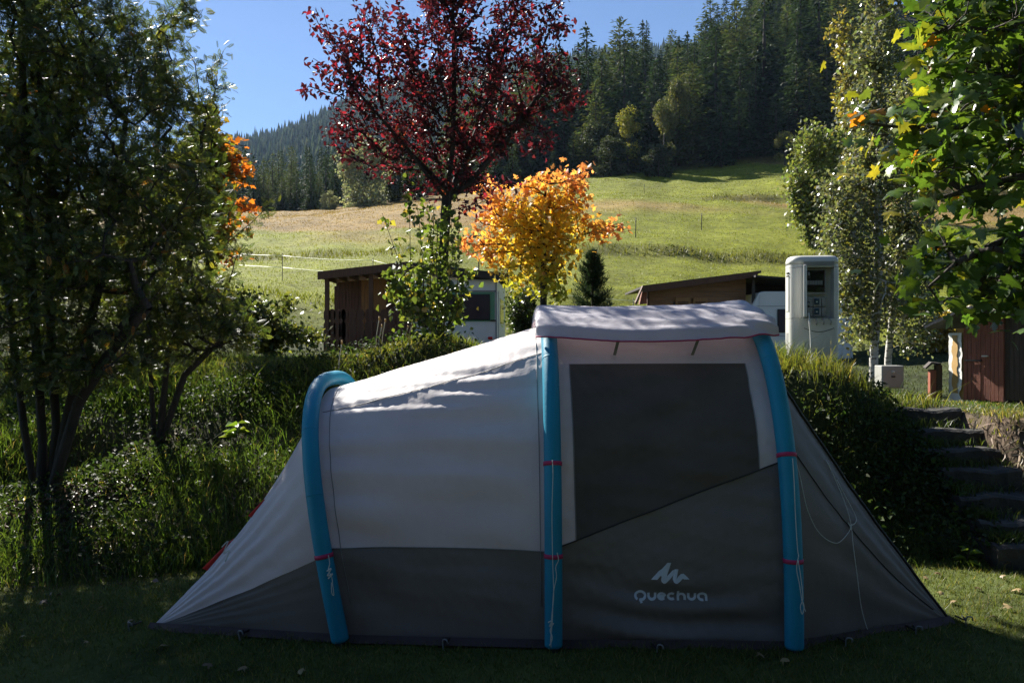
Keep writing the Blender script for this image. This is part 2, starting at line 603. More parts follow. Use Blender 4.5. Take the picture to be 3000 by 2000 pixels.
def jitter_col(base, n, hv=.15, bv=.3, r=rng):
    base = np.asarray(base, float)
    if base.ndim == 1:
        base = np.tile(base, (n, 1))
    b = 1 + bv * r.standard_normal(n)
    c = base * np.clip(b, .35, 1.9)[:, None] * (1 + hv * r.uniform(-1, 1, (n, 3)))
    return np.clip(c, .003, .9)


def unit(v):
    return v / (np.linalg.norm(v, axis=-1, keepdims=True) + 1e-9)


def blob_points(blobs, n, r):
    """blobs: (centre xyz, radii xyz, weight)"""
    w = np.array([b[2] for b in blobs], float)
    idx = r.choice(len(blobs), n, p=w / w.sum())
    u = unit(r.standard_normal((n, 3))) * (r.uniform(0, 1, n) ** (1 / 2.4))[:, None]
    c = np.array([b[0] for b in blobs])[idx]
    s = np.array([b[1] for b in blobs])[idx]
    return c + u * s


def pb(px, py, d, rx, ry, rd=None, w=None):
    """blob from its place in front of the camera at real depth d"""
    k = d / F
    rd = rd if rd is not None else rx * k * .9
    return (np.array(P(px, py, d)), np.array([rx * k, rd, ry * k]), w if w else rx * ry)


def grow(stems, targets, r, upward=.25, step=.25, wander=.05, pathw=.35):
    """stems: list of polylines (first point on the ground). returns nodes, parent, tips(list of node idx)"""
    pos, par, plen = [], [], []
    stemnode = []
    for s in stems:
        prev = -1
        if pos:
            q = np.linalg.norm(np.array(pos) - np.asarray(s[0], float), axis=1)
            if q.min() < .35:
                prev = int(q.argmin())
        for p in s:
            p = np.asarray(p, float)
            pos.append(p)
            par.append(prev)
            plen.append(0 if prev < 0 else plen[prev] + np.linalg.norm(p - pos[prev]))
            stemnode.append(1)
            prev = len(pos) - 1
    cap = 60000
    PA = np.zeros((cap, 3))
    PL = np.zeros(cap)
    n = len(pos)
    PA[:n] = pos
    PL[:n] = plen
    allowed = np.zeros(cap, bool)
    # branches leave the stem only in its upper part
    k = 0
    for s in stems:
        m = len(s)
        for q in range(m):
            allowed[k + q] = q >= m * .45
        k += m
    base = PA[:n].mean(0)
    order = np.argsort(np.linalg.norm(targets - PA[n - 1], axis=1))
    tips = []
    for ti in order:
        t = targets[ti]
        dv = t - PA[:n]
        dist = np.linalg.norm(dv, axis=1)
        below = np.maximum(0, -(dv[:, 2])) * 1.2
        cost = dist + pathw * PL[:n] + below + 1e3 * ~allowed[:n]
        j = int(np.argmin(cost))
        p0 = PA[j]
        L = dist[j]
        m = max(2, int(L / step) + 1)
        mid = (p0 + t) / 2 + np.array([0, 0, -upward * L * .25]) + r.standard_normal(3) * wander * L
        prev = j
        for q in range(1, m + 1):
            a = q / m
            p = (1 - a) ** 2 * p0 + 2 * a * (1 - a) * mid + a * a * t
            if q < m:
                p = p + r.standard_normal(3) * wander * .25 * step
            PA[n] = p
            PL[n] = PL[prev] + np.linalg.norm(p - PA[prev])
            allowed[n] = True
            par.append(prev)
            prev = n
            n += 1
        tips.append(prev)
    return PA[:n].copy(), np.array(par), np.array(tips)


def skeleton_mesh(name, pos, par, tips, rmin, rbase, expo=2.3, stem_taper=None):
    n = len(pos)
    cnt = np.zeros(n)
    cnt[tips] = 1
    has = np.zeros(n, bool)
    for i in range(n - 1, -1, -1):
        if cnt[i] == 0:
            cnt[i] = 1
        if par[i] >= 0:
            cnt[par[i]] += cnt[i]
    # node counts grow quickly with chain length: use number of tips only
    c = np.zeros(n)
    c[tips] += 1
    for i in range(n - 1, -1, -1):
        if par[i] >= 0:
            c[par[i]] += c[i]
    c = np.maximum(c, 1)
    rad = rmin * c ** (1 / expo)
    rad *= rbase / rad.max() if rad.max() > rbase else 1
    rad = np.maximum(rad, rmin)
    e = np.where(par >= 0)[0]
    a, b = pos[par[e]], pos[e]
    T = unit(b - a)
    up = np.where(np.abs(T[:, 2:3]) < .9, np.array([[0, 0, 1.0]]), np.array([[1.0, 0, 0]]))
    N = unit(np.cross(T, up))
    B = np.cross(T, N)
    k = 6
    ang = np.arange(k) / k * 2 * np.pi
    ring = np.cos(ang)[None, :, None] * N[:, None] + np.sin(ang)[None, :, None] * B[:, None]
    ra, rb = rad[par[e]], rad[e]
    ra = np.minimum(ra, rb * 1.6)
    ext = T * (rb * .4)[:, None]
    V = np.concatenate([a[:, None] - ext[:, None] + ring * ra[:, None, None], b[:, None] + ring * rb[:, None, None]], 1).reshape(-1, 3)
    o = (np.arange(len(e)) * 2 * k)[:, None]
    j = np.arange(k)
    Q = np.stack([o + j, o + (j + 1) % k, o + k + (j + 1) % k, o + k + j], -1).reshape(-1, 4)
    return npmesh(name, V, Q, smooth=True), rad


def twig_leaf_sites(pos, par, tips, n, r, back=6, spread=.05):
    """points on the outer twigs with the twig direction"""
    segs = []
    for t in tips:
        i = t
        for _ in range(back):
            if par[i] < 0:
                break
            segs.append((par[i], i))
            i = par[i]
    segs = np.array(segs)
    w = np.linalg.norm(pos[segs[:, 1]] - pos[segs[:, 0]], axis=1)
    s = segs[r.choice(len(segs), n, p=w / w.sum())]
    a = r.uniform(0, 1, n)[:, None]
    p = pos[s[:, 0]] * (1 - a) + pos[s[:, 1]] * a
    d = unit(pos[s[:, 1]] - pos[s[:, 0]])
    return p + r.standard_normal((n, 3)) * spread, d


def make_tree(name, label, cat, stems, blobs, ntips, nleaf, tmpl, size, col, leafmat, barkmat, seed, rmin=.004, rbase=.08,
              back=5, spread=.04, droop=.3, out=.8, colfn=None, group=None, hv=.12, bv=.3, pathw=.35, nup=.8, upward=.25,
              step=.25, targets=None, wander=.05, trunkname='trunk'):
    r = np.random.default_rng(seed)
    base = np.array(stems[0][0], float)
    root = thing(name, label, cat, tuple(base), 0, group)
    tg = blob_points(blobs, ntips, r) if targets is None else targets
    pos, par, tips = grow(stems, tg, r, upward=upward, pathw=pathw, step=step, wander=wander)
    pos = pos - base
    me, rad = skeleton_mesh(trunkname, pos, par, tips, rmin, rbase)
    link(trunkname, me, barkmat, root)
    p, d = twig_leaf_sites(pos, par, tips, nleaf, r, back, spread)
    dirv = unit(d * .6 + out * r.standard_normal((nleaf, 3)) + np.array([0, 0, -droop]))
    nrm = unit(r.standard_normal((nleaf, 3)) + np.array([0, 0, nup]))
    sz = size * r.uniform(.65, 1.25, nleaf)
    c = colfn(p + base, r) if colfn else np.asarray(col)
    c = jitter_col(c, nleaf, hv, bv, r)
    V, Fs, Cc = scatter(tmpl[0], tmpl[1], p, dirv, nrm, sz, c)
    cr = link('crown', npmesh('crown', V, Fs, Cc), leafmat, root)
    cr['kind'] = 'stuff'
    return root


def blades(x, y, h, w, lean, col, r, segs=2, z=None):
    n = len(x)
    z = H(x, y) - .01 if z is None else z
    p = np.stack([x, y, z], 1)
    az = r.uniform(0, 2 * np.pi, n)
    side = np.stack([np.cos(az), np.sin(az), np.zeros(n)], 1)
    la = r.uniform(0, 2 * np.pi, n)
    ln = np.stack([np.cos(la), np.sin(la), np.zeros(n)], 1) * (lean * r.uniform(.2, 1.2, n) * h)[:, None]
    up = np.array([0, 0, 1.0])
    L, k = [], []
    if segs == 2:
        m = p + up * (h * .6)[:, None] + ln * .35
        t = p + up * (h * .92)[:, None] + ln
        V = np.stack([p - side * w[:, None] * .5, p + side * w[:, None] * .5, m + side * w[:, None] * .38, m - side * w[:, None] * .38, t], 1)
        o = (np.arange(n) * 5)[:, None]
        Fs = [o + np.array([[0, 1, 2, 3]]), o + np.array([[3, 2, 4]])]
        kk = 5
    else:
        t = p + up * h[:, None] + ln
        V = np.stack([p - side * w[:, None] * .5, p + side * w[:, None] * .5, t], 1)
        o = (np.arange(n) * 3)[:, None]
        Fs = [o + np.array([[0, 1, 2]])]
        kk = 3
    return V.reshape(-1, 3), Fs, np.repeat(col, kk, axis=0)

# ------------------------------------------------------------------ the tent
ARCH = {1: dict(X=-.886, yc=5.04, hd=.93, H=1.30, n=2.9, lean=-.205),
        2: dict(X=.216, yc=5.10, hd=1.06, H=1.72, n=2.6, lean=0),
        3: dict(X=1.46, yc=5.10, hd=1.08, H=1.73, n=2.5, lean=0)}


def arch(k, t, off=0.0):
    a = ARCH[k]
    th = np.pi * np.asarray(t, float)
    e = 2 / a['n']
    c = np.cos(th)
    s = np.clip(np.sin(th), 0, 1)
    v = -np.sign(c) * np.abs(c) ** e * a['hd']
    z = s ** e * a['H']
    nv = np.sign(v) * (np.abs(v) / a['hd']) ** (a['n'] - 1) / a['hd']
    nz = (z / a['H']) ** (a['n'] - 1) / a['H']
    l = np.hypot(nv, nz) + 1e-9
    v = v + off * nv / l
    z = z + off * nz / l
    return np.stack([a['X'] + a['lean'] * z, a['yc'] + v, z], -1)


def t_of_z(k, z):
    a = ARCH[k]
    return math.asin(min(1, (z / a['H']) ** (a['n'] / 2))) / math.pi


def wrinkle(p, amp=1.0):
    """fabric folds as a function of place, metres"""
    x, y, z = p[..., 0], p[..., 1], p[..., 2]
    q = np.zeros_like(x)
    w = wob(x * .6 + .3 * z, z * 1.6 + y * .8, 9, 31) * .004 + wob(x * .25 + .5 * z, z + y, 26, 32) * .0018
    w += .0012 * wob(x, z + y, 60, 33)
    return w * amp


def bay_surface(ka, kb, S, T, sag=.03, fold=1.0):
    A = arch(ka, T)
    B = arch(kb, T)
    p = A * (1 - S[..., None]) + B * S[..., None]
    yc = 5.08
    rad = np.stack([np.zeros_like(S), p[..., 1] - yc, (p[..., 2] - .45)], -1)
    rad = unit(rad)
    env = 4 * S * (1 - S)
    front = np.abs(p[..., 1] - yc) / 1.0
    d = -sag * env * (.35 + .65 * np.clip(front, 0, 1))
    d = d + wrinkle(p, fold)
    if ka == 1:
        # long tension folds fanning out of the upper corner of the low arch
        u = T + .10 * S
        d = d + fold * np.sqrt(np.clip(env, 0, 1)) * (.0075 * np.sin(u * 165 + 2.6 * wob(S * 1.4, T, 3, 34)) * sstep(.22, .30, T) * (1 - sstep(.40, .5, T)) * (.5 + .5 * wob(S * 2, T, 4, 37))
                                                      + .017 * np.sin(T * 105 + S * 9 + 2 * wob(S * 1.5, T, 3, 38)) * (1 - sstep(.24, .34, T)) * (.55 + .45 * wob(S, T, 5, 39)))
    return p + rad * d[..., None]


def patch(name, fn, nu, nv, m, parent, smooth=True):
    u, v = np.meshgrid(np.linspace(0, 1, nu), np.linspace(0, 1, nv), indexing='ij')
    p = fn(u, v).reshape(-1, 3)
    i, j = np.meshgrid(np.arange(nu - 1), np.arange(nv - 1), indexing='ij')
    Q = np.stack([i * nv + j, (i + 1) * nv + j, (i + 1) * nv + j + 1, i * nv + j + 1], -1).reshape(-1, 4)
    return link(name, npmesh(name, p, Q, smooth=smooth), m, parent)


def wall_y(X, Z):
    """front wall depth of the living bay (between arch 2 and arch 3)"""
    X = np.asarray(X, float)
    Z = np.asarray(Z, float)
    s = np.clip((X - .216) / 1.244, 0, 1)
    a2, a3 = ARCH[2], ARCH[3]
    y2 = a2['yc'] - a2['hd'] * (1 - np.clip(Z / a2['H'], 0, 1) ** a2['n']) ** (1 / a2['n'])
    y3 = a3['yc'] - a3['hd'] * (1 - np.clip(Z / a3['H'], 0, 1) ** a3['n']) ** (1 / a3['n'])
    y = y2 * (1 - s) + y3 * s
    p = np.stack([X, y * 0 + 4.1, Z], -1)
    env = 4 * s * (1 - s)
    low = 1 - sstep(.05, .5, Z)
    fold = .006 * np.sin(Z * 34 - X * 7 + 2.5 * wob(X, Z, 2.5, 46)) * env * sstep(.75, .95, Z) * (1 - sstep(1.4, 1.5, Z))
    return y + fold + .025 * env + wrinkle(p, 1.8) + .018 * np.sqrt(env) * low * np.sin(Z * 40 + X * 3 + 1.5 * wob(X, Z, 4, 35))


def solve_px(px, py):
    d = 4.1
    for _ in range(30):
        X, Z = (px - 1500) / F * d, EYE + (1000 - py) / F * d
        d = .5 * d + .5 * float(wall_y(np.array(X), np.array(max(Z, 0))))
    return (px - 1500) / F * d, EYE + (1000 - py) / F * d


def build_tent():
    tent = thing('tunnel_tent', 'large grey and white inflatable tunnel tent with teal air beams on the lawn', 'tent', (0, 0, 0))
    wf, gf = M['white_fabric'], M['grey_fabric']
    # --- sleeping bay between the low arch and the middle arch
    ta1, ta2 = t_of_z(1, .49), t_of_z(2, .49)

    def sl(lo, hi):
        def f(u, v):
            a = lo[0] * (1 - u) + lo[1] * u
            b = hi[0] * (1 - u) + hi[1] * u
            return bay_surface(1, 2, u, a * (1 - v) + b * v)
        return f
    patch('sleeping_bay_fly', sl((ta1, ta2), (1 - ta1, 1 - ta2)), 90, 150, wf, tent)
    patch('lower_panel', sl((0, 0), (ta1, ta2)), 80, 40, gf, tent)
    patch('lower_panel', sl((1 - ta1, 1 - ta2), (1, 1)), 30, 20, gf, tent)
    # --- living bay: panels of the front wall in (X, Z)
    bl, br = solve_px(1688, 1582), solve_px(2225, 1375)
    tl, tr = solve_px(1668, 1066), solve_px(2182, 1064)
    sl_ = (br[1] - bl[1]) / (br[0] - bl[0])
    zs = lambda X: bl[1] + sl_ * (X - bl[0])
    XL, XR, ZT = .216, 1.46, 1.60
    zl, zr = tl[1], tr[1]

    def quad(c):
        c = [np.array(q, float) for q in c]

        def f(u, v):
            xz = (c[0] * ((1 - u) * (1 - v))[..., None] + c[1] * (u * (1 - v))[..., None] + c[2] * (u * v)[..., None] + c[3] * ((1 - u) * v)[..., None])
            return np.stack([xz[..., 0], wall_y(xz[..., 0], xz[..., 1]), xz[..., 1]], -1)
        return f
    patch('front_lower_panel', quad([(XL, 0), (XR, 0), (XR, zs(XR)), (XL, zs(XL))]), 80, 60, gf, tent)
    win = patch('mesh_window', quad([bl, br, tr, tl]), 70, 60, M['window_fabric'], tent)
    win['label'] = 'dark mesh window panel'
    patch('window_border', quad([(XL, zs(XL)), bl, tl, (XL, zl)]), 10, 60, wf, tent)
    patch('window_border', quad([br, (XR, zs(XR)), (XR, zr), tr]), 10, 40, wf, tent)
    patch('window_border', quad([(XL, zl), tl, (tl[0], ZT), (XL, ZT)]), 10, 14, wf, tent)
    patch('window_border', quad([tl, tr, (tr[0], ZT), (tl[0], ZT)]), 60, 14, wf, tent)
    patch('window_border', quad([tr, (XR, zr), (XR, ZT), (tr[0], ZT)]), 10, 14, wf, tent)
    # seam tape along the slanted edge and round the window
    def seam(a, b, w=.004):
        X = np.linspace(a[0], b[0], 40)
        Z = np.linspace(a[1], b[1], 40)
        return np.stack([X, wall_y(X, Z) - .003, Z], -1)
    tube('seam', seam((XL + .01, zs(XL + .01)), (XR - .01, zs(XR - .01))), .0035, M['black'], tent, n=5)
    tube('seam', seam(bl, tl), .003, M['grey_trim'], tent, n=5)
    tube('seam', seam(tr, br), .003, M['grey_trim'], tent, n=5)
    # roof and rear of the living bay
    tz2, tz3 = t_of_z(2, ZT), t_of_z(3, ZT)

    def top(u, v):
        t0 = tz2 * (1 - u) + tz3 * u
        return bay_surface(2, 3, u, t0 * (1 - v) + 1.0 * v, sag=.02, fold=.6)
    patch('roof_panel', top, 40, 80, wf, tent)
    # --- canopy over the living bay
    edge_px = [(1590, 984), (1640, 986), (1720, 991), (1815, 997), (1930, 997), (2042, 995), (2150, 988), (2215, 981), (2252, 977)]
    ex = np.array([p[0] for p in edge_px], float)
    ey = np.array([p[1] for p in edge_px], float)
    x0, x1 = .216 - .078, 1.46 + .082

    def edge(s):
        X = x0 + (x1 - x0) * s
        d = 4.44 - .10 * np.sin(np.pi * np.clip(s, 0, 1)) ** .5
        px = 1500 + X / d * F
        py = np.interp(px, ex, ey)
        return np.stack([X, d, EYE + (1000 - py) / F * d], -1)

    def canopy(u, v):
        s = .5 - .5 * np.sign(np.cos(np.pi * u)) * np.abs(np.cos(np.pi * u)) ** .75
        # v: 0 front edge ... 1 behind the ridge
        ends = 1 - np.abs(2 * s - 1) ** 70
        ss = np.clip((x0 + (x1 - x0) * s - .216) / 1.244, 0, 1)
        t = .335 + .42 * v
        off = .118 * ends
        A = arch(2, t, 0) * (1 - ss)[..., None] + arch(3, t, 0) * ss[..., None]
        yc = 5.1
        rad = unit(np.stack([np.zeros_like(s), A[..., 1] - yc, A[..., 2] - .5], -1))
        A = A + rad * off[..., None]
        A[..., 0] = x0 + (x1 - x0) * s
        E = edge(s)
        K = E + np.array([0, .035, .0])
        K[..., 2] += .062
        w1 = np.clip(v / .08, 0, 1)[..., None]
        w = sstep(.12, .40, v)[..., None]
        p = np.where(v[..., None] < .08, E * (1 - w1) + K * w1, 0)
        L_ = K + np.array([0, .85, .40]) * (v[..., None] - .08)
        p = np.where(v[..., None] < .08, p, L_ * (1 - w) + A * w)
        env = 4 * np.clip(s, 0, 1) * (1 - np.clip(s, 0, 1))
        q = wrinkle(p, 1.0) + .006 * np.sin(v * 70 + 3 * wob(s, v, 5, 36)) * env * sstep(.05, .2, v) * (1 - sstep(.4, .7, v)) \
            + .012 * (s ** 6) * np.sin(v * 60 + s * 50) - .022 * env * sstep(.2, .5, v) + .03 * s ** 4 * sstep(.2, .5, v)
        return p + rad * q[..., None]
    cn = patch('roof_canopy', canopy, 110, 80, M['canopy_fabric'], tent)
    cn['label'] = 'pale grey fabric canopy over the window with pink piping'
    ss = np.linspace(.02, .985, 60)
    e = canopy(ss, np.zeros_like(ss))
    tube('piping', e + np.array([0, -.004, -.003]), .0045, M['pink'], cn, n=6)
    for px in (1811, 2044):
        s = None
        X = (px - 1500) / F * 4.36
        z0 = EYE + (1000 - 995) / F * 4.36
        a_, b_ = np.array([X, 4.35, z0]), np.array([X - .006, float(wall_y(X, 1.52)) - .004, 1.52])
        c = a_[None] * (1 - np.linspace(0, 1, 6))[:, None] + b_[None] * np.linspace(0, 1, 6)[:, None]
        V = np.concatenate([c + [-.009, 0, 0], c + [.009, 0, 0]])
        n = len(c)
        Q = np.array([[i, i + 1, n + i + 1, n + i] for i in range(n - 1)])
        link('strap', npmesh('strap', V, Q), M['grey_trim'], cn)
    # --- sloping ends
    FL, BL = np.array([-2.02, 4.29, .0]), np.array([-2.05, 5.85, 0])
    FR, BR = np.array([2.50, 4.39, .0]), np.array([2.50, 5.85, 0])

    def end_front(k, t0, t1, tip, sag, outx):
        def f(u, v):
            a = arch(k, t0 * (1 - u) + t1 * u)
            p = a * (1 - v)[..., None] + tip * v[..., None]
            n = np.array([outx, -.6, .5])
            q = -sag * np.sin(np.pi * v) * (.3 + .7 * u) + wrinkle(p, 1.0) * np.sin(np.pi * np.clip(v * .9 + .05, 0, 1)) \
                + .004 * np.sin(u * 30 + v * 5) * v * (1 - v) * 4
            return p + n * q[..., None]
        return f

    def end_wall(k, t0, A, B, sag, outx):
        def f(u, v):
            a = arch(k, t0 * (1 - u) + (1 - t0) * u)
            b = A * (1 - u)[..., None] + B * u[..., None]
            p = a * (1 - v)[..., None] + b * v[..., None]
            n = np.array([outx, 0, .55])
            q = -sag * np.sin(np.pi * v)
            n2 = np.array([outx, -.6, .5])
            n3 = np.array([outx, .6, .5])
            nn = n2 * (1 - u)[..., None] + n3 * u[..., None]
            return p + nn * q[..., None]
        return f
    tl1 = t_of_z(1, .46)
    tl2 = t_of_z(1, 1.16)
    patch('end_fly', end_front(1, tl1, tl2, FL, .075, -.6), 40, 50, wf, tent)
    patch('end_lower_panel', end_front(1, 0, tl1, FL, .0225, -.6), 16, 50, gf, tent)
    patch('end_wall', end_wall(1, tl2, FL, BL, .075, -.6), 40, 40, wf, tent)
    patch('end_fly', end_front(1, 1, 1 - tl2, BL, .03, -.3), 20, 30, wf, tent)
    tr1 = t_of_z(3, 1.50)
    patch('end_panel', end_front(3, 0, tr1, FR, .03, .6), 50, 50, gf, tent)
    patch('end_wall', end_wall(3, tr1, FR, BR, .03, .6), 40, 40, gf, tent)
    patch('end_panel', end_front(3, 1, 1 - tr1, BR, .03, .3), 20, 30, gf, tent)
    v = np.linspace(0, 1, 40)
    ridge = end_front(3, 0, tr1, FR, .03, .6)(np.ones_like(v), v)
    tube('edge_piping', ridge + np.array([.006, 0, .004]), .008, M['black'], tent, n=6)
    ridgeL = end_front(1, tl1, tl2, FL, .075, -.6)(np.ones_like(v), v)
    # faint seam on the right-hand end
    sm = end_front(3, 0, tr1, FR, .03, .6)(np.full_like(v, .62) - .25 * v, v)
    tube('seam', (sm + np.array([.002, -.003, 0]))[:36], .003, M['black'], tent, n=5)
    # red vent flaps along the left ridge
    for i0, ln_, hgt in ((15, 3, .035), (23, 5, .05)):
        a = ridgeL[i0]
        b = ridgeL[i0 + ln_]
        o = np.array([-.55, .1, .45]) * hgt
        V = np.array([a, b, b + o * .9 + (b - a) * .05, a + o * .35, a + [0, .09, 0], b + [0, .09, 0], b + o + [0, .09, 0], a + o * .35 + [0, .09, 0]])
        Q = np.array([[0, 1, 2, 3], [4, 7, 6, 5], [3, 2, 6, 7], [1, 5, 6, 2], [0, 3, 7, 4], [0, 4, 5, 1]])
        link('vent_flap', npmesh('vent_flap', V, Q), M['red'], tent)['label'] = 'small red vent flap on the sloping end'
    # sewn seams of the sleeping bay and pegs along the hem
    ss_ = np.linspace(0.02, .98, 60)
    tube('seam', bay_surface(1, 2, ss_, ta1 * (1 - ss_) + ta2 * ss_) + np.array([0, -.003, 0]), .003, M['grey_trim'], tent, n=5)
    t_hi = np.linspace(.02, .5, 60)
    for s0 in (.055, .945):
        tube('seam', bay_surface(1, 2, np.full(60, s0), t_hi) + np.array([0, -.002, .001]), .0022, M['grey_trim'], tent, n=5)
    tube('seam', bay_surface(1, 2, ss_, np.full(60, .335)) + np.array([0, -.002, .002]), .0022, M['grey_trim'], tent, n=5)
    for px_, py_ in ((-1.45, 4.12), (-.35, 4.0), (.75, 3.93), (1.75, 4.02), (2.2, 4.18), (-2.1, 4.24), (2.56, 4.33)):
        tube('peg', curve_pts([(px_, py_, -.04), (px_ - .01, py_ - .02, .05), (px_ + .012, py_ - .035, .06), (px_ + .018, py_ - .03, .04)], 12), .004, M['grey_trim'], tent, n=6)
        tube('peg_loop', curve_pts([(px_ - .02, py_ + .07, .03), (px_ - .01, py_ - .01, .035), (px_ + .02, py_ + .07, .03)], 10), .005, M['black'], tent, n=5)
    # --- ground skirt
    def skirt(pa, pb_, out):
        pa, pb_ = np.array(pa, float), np.array(pb_, float)
        n = 40
        c = pa[None] * (1 - np.linspace(0, 1, n))[:, None] + pb_[None] * np.linspace(0, 1, n)[:, None]
        o = np.array(out)
        wv = .5 + .5 * np.sin(np.linspace(0, 17, n) + pa[0])
        V = np.concatenate([c + [0, 0, .035] + o * .004, c + o * (.04 + .02 * wv)[:, None] + np.array([0, 0, 1]) * (.004 + .008 * wv)[:, None]])
        Q = np.array([[i, i + 1, n + i + 1, n + i] for i in range(n - 1)])
        link('ground_skirt', npmesh('ground_skirt', V, Q, smooth=True), M['skirt'], tent)
    b1, b2, b3 = arch(1, 0.), arch(2, 0.), arch(3, 0.)
    skirt(FL, b1, (0, -1, 0))
    skirt(b1, b2, (0, -1, 0))
    skirt(b2, b3, (0, -1, 0))
    skirt(b3, FR, (.25, -1, 0))
    # --- air beams with their straps
    tt = np.linspace(0, 1, 90)
    tt = .5 - .5 * np.cos(np.pi * tt) * np.abs(np.cos(np.pi * tt)) ** .15
    for k, straps in ((1, (.47,)), (2, (.97, .47)), (3, (.99, .47))):
        p = arch(k, tt, .047)
        if k == 1:
            p[:, 0] -= .02
        p[:, 2] += .012
        rad = np.full(len(p), .0465)
        rad[0] = rad[-1] = .034
        if k == 3:
            rad *= 1.04
        bmn = tube('air_beam', p, rad, M['teal'], tent, n=18)
        bmn['label'] = 'teal inflated air beam'
        # sewn rings
        for zz in ((1.09, .75) if k == 1 else (1.5,)):
            i = int(np.argmin(np.abs(p[:45, 2] - zz)))
            dv = unit(p[i + 1] - p[i])
            tube('sewn_ring', np.array([p[i] - dv * .004, p[i] + dv * .004]), .0472 if k < 3 else .049, M['teal'], bmn, n=18)
        for zz in straps:
            i = int(np.argmin(np.abs(p[:45, 2] - zz)))
            c = p[i]
            dv = unit(p[i + 1] - p[i])
            tube('strap', np.array([c - dv * .011, c + dv * .011]), .0505 if k < 3 else .052, M['pink'], bmn, n=18)
        f = p[0]
        box('peg_tab', f[0] - .02, f[0] + .02, f[1] - .05, f[1] + .03, -.005, .02, M['black'], bmn)
    # --- guy cords hanging from the straps
    def cord(pts, r=.0022, d=3.93):
        tube('guy_cord', curve_pts([P(a, b, q[0] if q else d) for a, b, *q in pts], 40), r, M['cord'], tent, n=5)
    cord([(1618, 1348), (1620, 1390), (1617, 1500), (1619, 1640), (1622, 1740), (1616, 1810), (1614, 1895)])
    cord([(1632, 1618), (1636, 1640), (1628, 1660), (1630, 1690), (1621, 1740), (1618, 1820), (1612, 1880)])
    cord([(1606, 1822), (1616, 1818), (1610, 1834), (1622, 1824), (1612, 1844), (1618, 1868), (1610, 1890)], .003)
    cord([(2322, 1342), (2326, 1400), (2330, 1500), (2336, 1600), (2340, 1630)], d=3.93)
    cord([(2340, 1625), (2334, 1665), (2342, 1710), (2350, 1760), (2360, 1790)], d=3.91)
    cord([(2338, 1640), (2346, 1690), (2352, 1750), (2345, 1775), (2350, 1798), (2356, 1775), (2348, 1755)], d=3.90)
    cord([(962, 1625, 4.03), (966, 1650, 4.02), (962, 1668, 4.02), (972, 1690, 4.02), (975, 1715, 4.02), (978, 1742, 4.02), (972, 1735, 4.02), (971, 1705, 4.02)])
    cord([(958, 1672, 4.02), (970, 1665, 4.01), (960, 1685, 4.01), (974, 1680, 4.01), (962, 1694, 4.01)], .0035)
    ef = end_front(3, 0, tr1, FR, .03, .6)
    U, Vv = np.meshgrid(np.linspace(0, 1, 80), np.linspace(0, .98, 80), indexing='ij')
    G = ef(U, Vv).reshape(-1, 3)
    gx, gy = 1500 + G[:, 0] / G[:, 1] * F, 1000 - (G[:, 2] - EYE) / G[:, 1] * F

    def on_end(px, py):
        i = np.argmin((gx - px) ** 2 + (gy - py) ** 2)
        d = G[i, 1] - .02
        return P(px, py, d)
    for pts in ([(2330, 1345), (2345, 1400), (2365, 1490), (2400, 1560), (2450, 1590), (2485, 1560), (2495, 1535)],
                [(2420, 1345), (2450, 1410), (2478, 1480), (2493, 1535), (2500, 1600), (2512, 1690), (2524, 1780), (2545, 1850), (2570, 1880), (2595, 1872)],
                [(2452, 1405), (2475, 1450), (2494, 1485), (2508, 1515), (2505, 1532), (2490, 1538), (2486, 1530), (2494, 1552)]):
        tube('guy_cord', curve_pts([on_end(*q) for q in pts], 50), .0021, M['cord'], tent, n=5)
    # cord knot on the left ridge
    tube('guy_cord', curve_pts([P(650, 1602, 4.2), P(668, 1585, 4.2), P(655, 1620, 4.2), P(672, 1612, 4.2), P(660, 1645, 4.2)], 20), .003, M['cord'], tent, n=5)
    # --- emblem and name printed on the lower panel
    def L(cx, cy):                                  # logo drawing units -> (X, Z)
        return solve_px(1830 + cx * .1148, 1620 + cy * .1148)
    o0, ox, oy = L(0, 0), L(2352, 0), L(0, 1394)
    o0, ax, ay = np.array(o0), (np.array(ox) - o0) / 2352, (np.array(oy) - o0) / 1394

    def flat(pts):
        q = o0 + np.asarray(pts)[:, :1] * ax + np.asarray(pts)[:, 1:2] * ay
        return np.stack([q[:, 0], wall_y(q[:, 0], q[:, 1]) - .0045, q[:, 1]], -1)
    em = [(665, 655), (870, 448), (960, 380), (1085, 235), (1185, 235), (1130, 400), (1065, 575), (1150, 500), (1220, 430), (1290, 395), (1367, 398), (1345, 520), (1315, 635), (1380, 560), (1430, 515),
          (1500, 512), (1570, 575), (1645, 652), (1505, 652), (1475, 630), (1400, 705), (1340, 752), (1300, 757), (1245, 722), (1214, 650), (1225, 575), (1258, 528),
          (1150, 640), (1050, 738), (1000, 758), (945, 728), (918, 670), (935, 590), (965, 520), (1008, 462), (920, 560), (820, 655)]
    bm = bmesh.new()
    f = bm.faces.new([bm.verts.new(v) for v in flat(em)])
    bmesh.ops.triangulate(bm, faces=[f])
    link('emblem', bm_mesh('emblem', bm), M['logo'], tent)['label'] = 'pale mountain shaped emblem'

    def arc(cx, cy, rx, ry, a0, a1, n=22):
        a = np.radians(np.linspace(a0, a1, n))
        return [(cx + rx * np.cos(q), cy - ry * np.sin(q)) for q in a]
    def letter(strokes, w=62):
        V, Q, o = [], [], 0
        for s in strokes:
            s = np.array(s, float)
            T = unit(np.gradient(s, axis=0))
            Nn = np.stack([-T[:, 1], T[:, 0]], 1) * w * .5
            q = flat(np.concatenate([s + Nn, s - Nn]))
            n = len(s)
            V.append(q)
            Q += [[o + i, o + i + 1, o + n + i + 1, o + n + i] for i in range(n - 1)]
            o += 2 * n
        link('letter', npmesh('letter', np.concatenate(V), np.array(Q)), M['logo'], tent)
